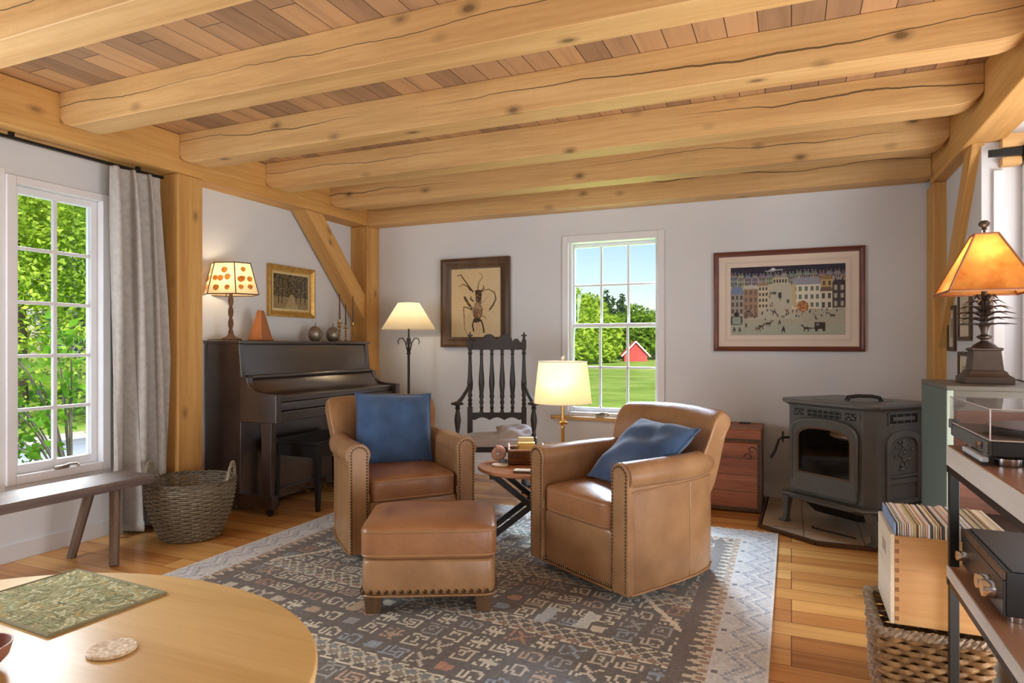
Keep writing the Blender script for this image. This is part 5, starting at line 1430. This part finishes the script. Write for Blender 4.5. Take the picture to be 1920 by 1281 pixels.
t = thing('plank_bench', 'weathered plank bench with splayed legs below the tall window', 'bench', (-3.575, 2.05, 0))
MB().loft([[(x, y, z) for x, z in ((-3.715, .396), (-3.43, .396), (-3.425, .448), (-3.72, .448))] for y in (1.25, 2.0, 2.705)]).build('seat', M['benchtop'], t, world=True, bevel=.006)
for (fx, fy, tx, ty) in ((-3.735, 2.415, -3.66, 2.48), (-3.385, 2.42, -3.49, 2.50), (-3.735, 1.44, -3.66, 1.40), (-3.385, 1.44, -3.49, 1.40)):
    MB().tube([(fx, fy, 0.001), (tx, ty, .40)], [.024, .028], 8).build('leg', M['benchleg'], t, world=True)

# big round wicker basket
bx, by = -3.47, 2.985
t = thing('wicker_basket', 'large round grey wicker basket with two handles beside the post', 'basket', (bx, by, 0))
wv = MB(); Nst = 26
def brad(z): return .165 + .10 * (1 - (1 - min(1, z / .34)) ** 1.9)
K = 27
for k in range(K):
    z = .012 + .335 * k / (K - 1); r_ = brad(z); N = Nst * 5
    path = [(r_*math.cos(2*PI*j/N)*1.0, r_*.94*math.sin(2*PI*j/N), math.cos(2*PI*j/N), math.sin(2*PI*j/N)) for j in range(N)]
    weave_ring(wv, path, z, .0055, PI * (k % 2), .0068, Nst / 2)
wv.build('weave', M['wicker'], t)
stk = MB()
for j in range(Nst):
    a = 2*PI*j/Nst + PI / Nst * 0
    stk.tube([(brad(z)*math.cos(a), brad(z)*.94*math.sin(a), z) for z in np.linspace(.005, .355, 8)], .0052, 6)
stk.build('stakes', M['wicker_dk'], t)
MB().lathe([(.0, .006), (.155, .006), (.16, .012), (.0, .012)], n=30).build('bottom', M['wicker_dk'], t)
rm = MB()
for ph in (0, PI): rm.tube([(.268*math.cos(2*PI*j/90) + .006*math.cos(j*1.4+ph)*math.cos(2*PI*j/90), .252*math.sin(2*PI*j/90) + .006*math.cos(j*1.4+ph)*math.sin(2*PI*j/90), .357 + .007*math.sin(j*1.4+ph)) for j in range(90)], .0075, 6, closed=True)
rm.build('rim', M['wicker_dk'], t)
for a in (R(203), R(28)):
    hb = MB()
    for ph in (0, 2.1, 4.2):
        pts = []
        for k in range(25):
            q = k/24; th = a + (q - .5)*.62; r_ = .262 + .006*math.sin(q*22 + ph); z = .35 + .115*math.sin(PI*q)**.8 + .006*math.cos(q*22 + ph)
            pts.append((r_*math.cos(th), r_*.94*math.sin(th), z))
        hb.tube(pts, .0055, 6)
    hb.build('handle', M['wicker'], t)
t = thing('cloth', 'dark blue grey cloth folded inside the wicker basket', 'cloth', (bx - .03, by - .02, .012))
mb = MB(); rr = random.Random(8); ringz = []
for k, (r_, z) in enumerate(((.14, .0), (.19, .10), (.205, .20), (.18, .265), (.10, .275), (.02, .27))):
    ringz.append([(r_*math.cos(2*PI*j/28)*(1 + .06*math.sin(j*3 + k)), r_*.9*math.sin(2*PI*j/28)*(1 + .06*math.cos(j*2 + k)), z + .012*math.sin(j*1.7 + k)) for j in range(28)])
mb.loft(ringz).build('folds', cloth('slate_cloth', lin(50, 54, 66), lin(74, 80, 94)), t, angle=180)

# ------------------------------------------------------------------ oval coffee table in the foreground
CX, CY, CA, CB, CH = -1.70, .85, .79, .685, .45
t = thing('coffee_table', 'oval light oak coffee table in the left foreground', 'table', (CX, CY, 0))
def oval(a, b, z, n=96, e=2.15): return [(a*math.copysign(abs(math.cos(2*PI*k/n))**(2/e), math.cos(2*PI*k/n)), b*math.copysign(abs(math.sin(2*PI*k/n))**(2/e), math.sin(2*PI*k/n)), z) for k in range(n)]
MB().loft([oval(CA - .012, CB - .012, CH - .032), oval(CA - .002, CB - .002, CH - .026), oval(CA, CB, CH - .016), oval(CA, CB, CH - .006), oval(CA - .004, CB - .004, CH - .001), oval(CA - .008, CB - .008, CH)]).build('tabletop', M['oaktop'], t, angle=50)
MB().loft([oval(.42, .34, z) for z in (CH - .10, CH - .032)]).build('apron', M['oaktop'], t)
for sx in (-1, 1):
    for sy in (-1, 1): MB().tube([(sx*.36, sy*.29, CH - .05), (sx*.46, sy*.38, .0165)], [.03, .018], 10).build('leg', M['oaktop'], t)
# woven placemat
cv = Canvas(124, 90, (150, 146, 104)); rg3 = np.random.default_rng(21)
for k in range(420):
    x_, y_ = rg3.uniform(0, 124), rg3.uniform(0, 90); a = rg3.uniform(0, PI); l_ = rg3.uniform(2, 7)
    cv.line([(x_ - l_*math.cos(a), y_ - l_*math.sin(a)), (x_, y_), (x_ + l_*math.cos(a + .5), y_ + l_*math.sin(a + .5))], rg3.uniform(1, 2.4), tuple(rg3.choice([(188, 186, 150), (124, 124, 84), (198, 192, 148), (112, 112, 78), (176, 150, 88), (150, 160, 120)])))
for k in range(0, 90, 3): cv.a[k] *= .90
cv.speck(10); cv.a = np.clip(cv.a, 0, 255)
t = thing('placemat', 'green and cream woven leaf pattern placemat on the oval table', 'placemat', (-1.968, 1.252, CH + .0005), R(-3.5))
canvas_mesh('mat', cv, .45, .325, vcol_mat('placemat_weave', .85, .2, .5, 240), t, 'XY', .006, (132, 128, 96))
MB().tube([(-.225, -.1625, .004), (.225, -.1625, .004), (.225, .1625, .004), (-.225, .1625, .004)], .0055, 6, closed=True).build('binding', flatmat('placemat_binding', lin(136, 130, 98), .85, var=.15, scale=60), t)
m = NT('mottled_cork'); v = m.coord(); vo = m.n('TexVoronoi'); m.l(v, vo.inputs['Vector']); vo.inputs['Scale'].default_value = 90
M['cork'] = m.fin(m.ramp(vo.outputs['Distance'], [(.1, lin(236, 226, 200)), (.5, lin(212, 190, 158)), (.8, lin(190, 160, 124))]), .6)
coaster(-1.532, 1.09, CH + .0005, .055, 'round mottled cream coaster on the oval oak table', M['cork'])
t = thing('bowl', 'reddish brown bowl just entering at the left edge of the oval table', 'bowl', (-1.722, .897, CH + .0005))
MB().lathe([(.0, 0), (.035, 0), (.04, .006), (.062, .03), (.070, .06), (.066, .06), (.058, .032), (.03, .010), (.0, .010)], n=28).build('body', M['terracotta'], t)

# ------------------------------------------------------------------ right side: rack, turntable, receiver, crate of records, basket, cabinet, lamp
RXa, RXb, RYa, RYb = .438, .98, .90, 2.375
RT, RL = .895, .530
t = thing('media_rack', 'industrial rack with pale plank shelves and black metal legs', 'shelf', ((RXa+RXb)/2, (RYa+RYb)/2, 0))
for z1, th in ((RT, .062), (RL, .040)):
    sh = MB().box(RXa, RXb, RYa, RYb, z1 - th, z1 - .003).build('shelf_board', M['rackboard'], t, world=True, bevel=.003)
    MB().box(RXa + .004, RXb - .004, RYa + .004, RYb - .004, z1 - .0035, z1).build('board_top', M['racktop'], sh, world=False).location = -t.location
    fr_ = MB(); fr_.box(RXa + .002, RXa + .024, RYa, RYb, z1 - th - .020, z1 - th).box(RXb - .024, RXb - .002, RYa, RYb, z1 - th - .020, z1 - th).box(RXa, RXb, RYb - .024, RYb - .002, z1 - th - .02, z1 - th)
    fr_.build('shelf_frame', M['blackmetal'], sh).location = -t.location
for xx in (RXa + .003, RXb - .029):
    for yy in (RYa + .003, RYb - .030):
        lg = MB().box(xx, xx + .026, yy, yy + .026, .012, RT - .062).build('leg', M['blackmetal'], t, world=True, bevel=.002)
        MB().lathe([(.015, 0), (.018, .004), (.016, .014)], (xx + .013, yy + .013), 12).build('foot', M['bluepot'], lg).location = -t.location

t = thing('turntable', 'record player with clear dust cover on the top of the rack', 'turntable', (.66, 2.185, RT + .001))
x0, x1, y0, y1 = .455, .875, 1.965, 2.405
MB().box(x0, x1, y0, y1, RT + .026, RT + .066).build('plinth', M['blackplastic'], t, world=True, bevel=.005)
MB().box(x0 - .001, x0 + .006, y0 + .02, y1 - .02, RT + .030, RT + .062).build('side_trim', M['stove'], t, world=True)
for xx in (x0 + .05, x1 - .05):
    for yy in (y0 + .05, y1 - .07):
        MB().lathe([(.028, RT + .001), (.030, RT + .006), (.030, RT + .020), (.024, RT + .026)], (xx, yy), 18).build('foot', M['chrome'], t, world=True)
MB().lathe([(.0, RT + .066), (.148, RT + .066), (.150, RT + .070), (.150, RT + .082), (.0, RT + .083)], ((x0+x1)/2 - .02, (y0+y1)/2), 48).build('platter', M['blackmetal'], t, world=True)
MB().lathe([(.0, RT + .083), (.145, RT + .083), (.145, RT + .086), (.0, RT + .086)], ((x0+x1)/2 - .02, (y0+y1)/2), 40).build('slipmat', M['blackplastic'], t, world=True)
MB().tube([(x1 - .05, y1 - .07, RT + .10), (x1 - .055, y1 - .2, RT + .10), (x1 - .10, y0 + .12, RT + .094)], .006, 8).lathe([(.02, RT + .066), (.02, RT + .11)], (x1 - .05, y1 - .07), 16).build('tonearm', M['chrome'], t, world=True)
cv_ = MB(); zt, zb = RT + .142, RT + .068; wl = .004
cv_.box(x0, x1, y0, y0 + wl, zb, zt).box(x0, x1, y1 - wl, y1, zb, zt).box(x0, x0 + wl, y0 + wl, y1 - wl, zb, zt).box(x1 - wl, x1, y0 + wl, y1 - wl, zb, zt).box(x0, x1, y0, y1, zt, zt + wl)
cv_.build('dust_cover', M['acrylic'], t, world=True, flat=True)
ed = MB()
for p0, p1 in (((x0, y0, zb), (x0, y0, zt + wl)), ((x0, y1, zb), (x0, y1, zt + wl)), ((x0, y0, zt + wl), (x0, y1, zt + wl)), ((x0, y0, zt + wl), (x1, y0, zt + wl)), ((x0, y0, zb), (x0, y1, zb)), ((x0, y0, zb), (x1, y0, zb))): ed.tube([p0, p1], .0018, 6)
ed.build('cover_edge', flatmat('acrylic_edge', lin(206, 200, 196), .2), t, world=True)
MB().tube([(x0 - .004, 2.04, RT + .046), (x0 - .012, 2.04, RT + .046)], .010, 12).build('knob', M['chrome'], t, world=True)
for yy in (y1 - .012, ): MB().box(x0 - .006, x0 + .02, yy - .02, yy + .012, RT + .050, RT + .078).build('hinge', M['stove'], t, world=True, bevel=.003)
t = thing('record_brush', 'pale record cleaning brush lying in front of the turntable', 'brush', (.449, 2.09, RT + .001), 0)
MB().box(-.008, .010, -.10, .10, .008, .022).build('handle', flatmat('pale_blue_plastic', lin(196, 206, 218), .3), t, bevel=.004); MB().box(-.006, .008, -.095, .095, 0, .008).build('bristles', M['blackplastic'], t)

t = thing('stereo_receiver', 'black stereo receiver with chrome knobs on the lower rack shelf', 'receiver', (.64, 2.10, RL + .001))
x0, x1, y0, y1, z0, z1 = .475, .84, 1.915, 2.325, RL + .016, RL + .128
MB().box(x0, x1, y0, y1, z0, z1 - .004).build('case', M['blackplastic'], t, world=True, bevel=.003)
MB().box(x0 + .012, x1, y0 + .004, y1 - .004, z1 - .004, z1).build('top_cover', flatmat('receiver_top', lin(70, 72, 76), .35, .5), t, world=True, bevel=.002)
MB().box(x0 - .006, x0, y0, y1, z0, z1 - .026).build('front_panel', flatmat('receiver_panel', lin(62, 62, 64), .3, .4), t, world=True, bevel=.002)
MB().box(x0 - .006, x0, y0, y1, z1 - .024, z1 - .003).build('display', M['frame_dk'], t, world=True, bevel=.002, label='dark brown tuning strip')
for yy, rr_ in ((1.975, .022), (2.03, .020), (2.25, .014)):
    MB().lathe([(.0, 0), (rr_, 0), (rr_, .026), (rr_*.9, .030), (.0, .030)], n=24).pts(Matrix.Translation((x0 - .006, yy, z0 + .045)) @ Matrix.Rotation(R(-90), 4, 'Y')).build('knob', M['chrome'], t, world=True)
for yy in (y0 + .03, y1 - .03):
    for xx in (x0 + .03, x1 - .03): MB().lathe([(.02, RL + .001), (.02, RL + .016)], (xx, yy), 14).build('foot', M['chrome'], t, world=True)
cl = MB()
for dz in (.045, .085): cl.tube([(x0 + .06 + .012*math.cos(a), y0 - .001, z0 + dz - .012 + .012*math.sin(a)) for a in np.linspace(.6, 5.2, 12)], .0022, 5)
cl.build('side_mark', M['stove'], t, world=True)

# rectangular seagrass basket, record crate and records
GX0, GX1, GY0, GY1, GH = .250, .585, 2.395, 2.815, .285
t = thing('seagrass_basket', 'rectangular brown seagrass basket on floor beyond the rack', 'basket', ((GX0+GX1)/2, (GY0+GY1)/2, 0))
mb = MB(); Nn = 46
for k in range(13):
    z = .014 + .0205*k; s_ = .93 + .07*(k/12)
    pth = rect_path((GX1-GX0)*s_ - .03, (GY1-GY0)*s_ - .03, Nn*5)
    weave_ring(mb, pth, z, .0075, PI*(k % 2), .0115, Nn/2, .85)
mb.build('weave', M['seagrass'], t)
MB().box(-.14, .14, -.18, .18, .003, .010).build('bottom', M['seagrass'], t)
rm = MB(); pth = rect_path(GX1-GX0 - .02, GY1-GY0 - .02, 120)
for ph in (0, 2.1, 4.2): rm.tube([(x + nx*.009*math.cos(j*1.3+ph), y + ny*.009*math.cos(j*1.3+ph), GH - .006 + .009*math.sin(j*1.3+ph)) for j, (x, y, nx, ny) in enumerate(pth)], .0085, 6, closed=True)
rm.build('rim', weave_mat('grey_braid', lin(96, 78, 58), lin(158, 138, 112), .6, 60), t)
KX0, KX1, KY0, KY1, KZ0, KZ1 = .295, .63, 2.43, 2.755, .300, .588
t = thing('record_crate', 'pale pine record crate with finger joints standing on the seagrass basket', 'crate', ((KX0+KX1)/2, (KY0+KY1)/2, KZ0))
MB().box(KX0 + .012, KX1 - .012, KY0, KY0 + .012, KZ0, KZ1 - .004).build('front_board', M['pine'], t, world=True, bevel=.0015)
MB().box(KX0 + .012, KX1 - .012, KY1 - .012, KY1, KZ0, KZ1 - .004).build('back_board', M['pine'], t, world=True, bevel=.0015)
for xa in (KX0, KX1 - .012):
    e_ = MB(); ym, hz = (KY0 + KY1)/2, KZ1 - .07
    e_.box(xa, xa + .012, KY0, KY1, KZ0, hz - .03).box(xa, xa + .012, KY0, KY1, hz + .012, KZ1).box(xa, xa + .012, KY0, ym - .05, hz - .03, hz + .012).box(xa, xa + .012, ym + .05, KY1, hz - .03, hz + .012)
    e_.build('end_board', M['pine_pale'], t, world=True, bevel=.0012)
MB().box(KX0 + .012, KX1 - .012, KY0 + .012, KY1 - .012, KZ0 + .002, KZ0 + .010).build('bottom', M['pine'], t, world=True)
fj = MB()
for k in range(9): fj.box(KX0 + .0125, KX0 + .024, KY0 - .0006, KY0, KZ0 + .012 + k*.031, KZ0 + .026 + k*.031)
fj.build('finger_joint', M['pine_z'], t, world=True)
rr = random.Random(12); nrec = 46; pitch = (KX1 - KX0 - .035) / nrec
spcol = [lin(226, 214, 184), lin(234, 226, 214), lin(150, 124, 92), lin(226, 190, 172), lin(96, 96, 104), lin(236, 232, 226), lin(196, 184, 140), lin(206, 208, 214), lin(232, 214, 182), lin(222, 204, 196)]
rmats = [flatmat('record_sleeve', c_, .55, var=.06) for c_ in spcol]
rblue = flatmat('record_sleeve_blue', lin(126, 152, 188), .4, var=.15, scale=12)
rec0 = None
GL = 'one of the thin record sleeves packed upright in the pine crate'
meshes = {}
for k in range(nrec):
    x = KX0 + .018 + pitch * (k + .5)
    lean = R(-2.5); hgt = .312
    if k == 0:
        o = tag(MB().box(-.0028, .0028, -.15, .15, 0, hgt).build('vinyl_record', rblue, bevel=.0006, flat=True), 'frontmost record with a blue sleeve in the pine crate', 'record', 'vinyl records in the pine crate')
        o.location = (x - .001, 2.595, KZ0 + .0105); o.rotation_euler = (0, R(-1.0), 0); continue
    ci = rr.randrange(len(rmats)); tk = min(2, int(rr.random()*3))
    if (ci, tk) not in meshes:
        th = pitch * (.28, .36, .44)[tk]
        mb = MB().box(-th, th, -.15, .15, 0, hgt)
        o = mb.build('vinyl_record', rmats[ci], flat=True); meshes[(ci, tk)] = o
        tag(o, GL, 'record', 'vinyl records in the pine crate')
    else:
        o = meshes[(ci, tk)].copy(); C.objects.link(o)
    o.location = (x, 2.595 + rr.uniform(-.004, .004), KZ0 + .0105 + rr.uniform(0, .006)); o.rotation_euler = (0, R(-.6), 0)

t = thing('storage_box', 'pale cream storage box on floor to the right of seagrass basket', 'box', (.80, 2.6, 0))
MB().box(.645, .95, 2.44, 2.80, .001, .26).build('box_body', M['pine_pale'], t, world=True, bevel=.006)
MB().box(.640, .955, 2.435, 2.805, .23, .275).build('lid', M['pine_pale'], t, world=True, bevel=.006)

# sage green cabinet
t = thing('cabinet', 'sage green painted cabinet beside the stove, carrying the amber lamp', 'cabinet', (1.0, 3.56, 0))
x0, x1, y0, y1, z1 = .605, 1.42, 3.27, 3.85, 1.03
MB().box(x0, x0 + .022, y0 + .012, y1, .001, z1 - .02).build('side_panel', M['green'], t, world=True, bevel=.002)
MB().box(x1 - .022, x1, y0 + .012, y1, .001, z1 - .02).build('side_panel', M['green'], t, world=True, bevel=.002)
MB().box(x0 - .002, x1 + .002, y0, y1, z1 - .02, z1).build('top', M['taupe'], t, world=True, bevel=.003)
MB().box(x0, x0 + .024, y0, y0 + .014, .001, z1 - .02).build('face_stile', M['green_lt'], t, world=True, bevel=.002)
MB().box(x0 + .024, x1, y0 + .004, y0 + .02, z1 - .105, z1 - .02).build('apron', M['taupe'], t, world=True, bevel=.002)
MB().box(x0 + .022, x1 - .022, y1 - .012, y1, .001, z1 - .02).build('back_panel', M['trunk'], t, world=True)
for z in (.06, .36, .66): MB().box(x0 + .022, x1 - .022, y0 + .03, y1 - .012, z, z + .02).build('inner_shelf', M['taupe'], t, world=True, bevel=.002)

# amber mica lamp with a bronze palm base
t = thing('table_lamp', 'bronze palm tree lamp with glowing amber pyramid shade on the cabinet', 'lamp', (.80, 3.55, 1.0305), R(0))
bz = flatmat('dark_bronze', lin(74, 60, 50), .42, .5, var=.12, scale=25)
def sqr(a, z): return [(-a, -a, z), (a, -a, z), (a, a, z), (-a, a, z)]
MB().loft([sqr(.092, 0), sqr(.092, .028), sqr(.086, .032), sqr(.075, .040), sqr(.070, .052), sqr(.060, .060), sqr(.052, .145), sqr(.058, .148), sqr(.060, .156), sqr(.050, .160)]).build('base', bz, t, bevel=.002)
MB().lathe([(.052, .160), (.042, .172), (.024, .184), (.014, .190), (.014, .196), (.028, .203), (.030, .210), (.014, .218), (.012, .226), (.018, .250), (.022, .256), (.015, .263), (.012, .36), (.012, .50)], n=20).build('stem', bz, t)
pf = MB(); rr = random.Random(6)
for layer, (z, L_, n_) in enumerate(((.258, .120, 13), (.278, .128, 13), (.298, .118, 12), (.318, .104, 11), (.338, .080, 9), (.356, .052, 7))):
    for k in range(n_):
        a = 2*PI*(k + .5*(layer % 2))/n_; c_, s_ = math.cos(a), math.sin(a); up = .010 + .006*layer
        pf.tube([(.012*c_, .012*s_, z), (L_*.35*c_, L_*.35*s_, z + up*.9), (L_*.7*c_, L_*.7*s_, z + up*1.0), (L_*c_, L_*s_, z + up*.55)], [.0035, .0075, .0065, .0015], 6, flat=.35)
for k in range(5):
    a = 2*PI*k/5; pf.tube([(.008*math.cos(a), .008*math.sin(a), .365), (.026*math.cos(a), .026*math.sin(a), .39), (.042*math.cos(a), .042*math.sin(a), .398)], [.004, .005, .002], 6)
pf.build('palm_fronds', bz, t)
M['mica'] = shade_mat('amber_mica', lin(242, 172, 92), .72, .12, 16, dirt=lin(206, 112, 44))
sh = MB().loft([sqr(.165, .408), sqr(.043, .668)], 0, False).build('lamp_shade', M['mica'], t, flat=True)
ed = MB()
cb, ct = sqr(.165, .408), sqr(.043, .668)
for k in range(4): ed.tube([cb[k], ct[k]], .005, 6); ed.tube([cb[k], cb[(k+1) % 4]], .006, 6); ed.tube([ct[k], ct[(k+1) % 4]], .005, 6)
ed.build('shade_rim', flatmat('shade_leather', lin(150, 96, 60), .6), sh)
MB().lathe([(.005, .66), (.005, .69), (.012, .692), (.008, .70), (.022, .712), (.022, .722), (.012, .732), (.0, .734)], n=16).build('finial', bz, t)
MB().tube([(0, 0, .50), (0, 0, .535)], .014, 10).build('socket', M['brass'], t); bulb(t, .565, .03)
MB().tube([(.09, .02, .008), (.13, .03, .016), (.17, .06, .004), (.30, .14, .003)], .0035, 6).build('cord', M['black'], t)
lamp_light('amber_lamp_light', (.80, 3.55, 1.0305 + .565), 9, .03, (1.0, .66, .34))
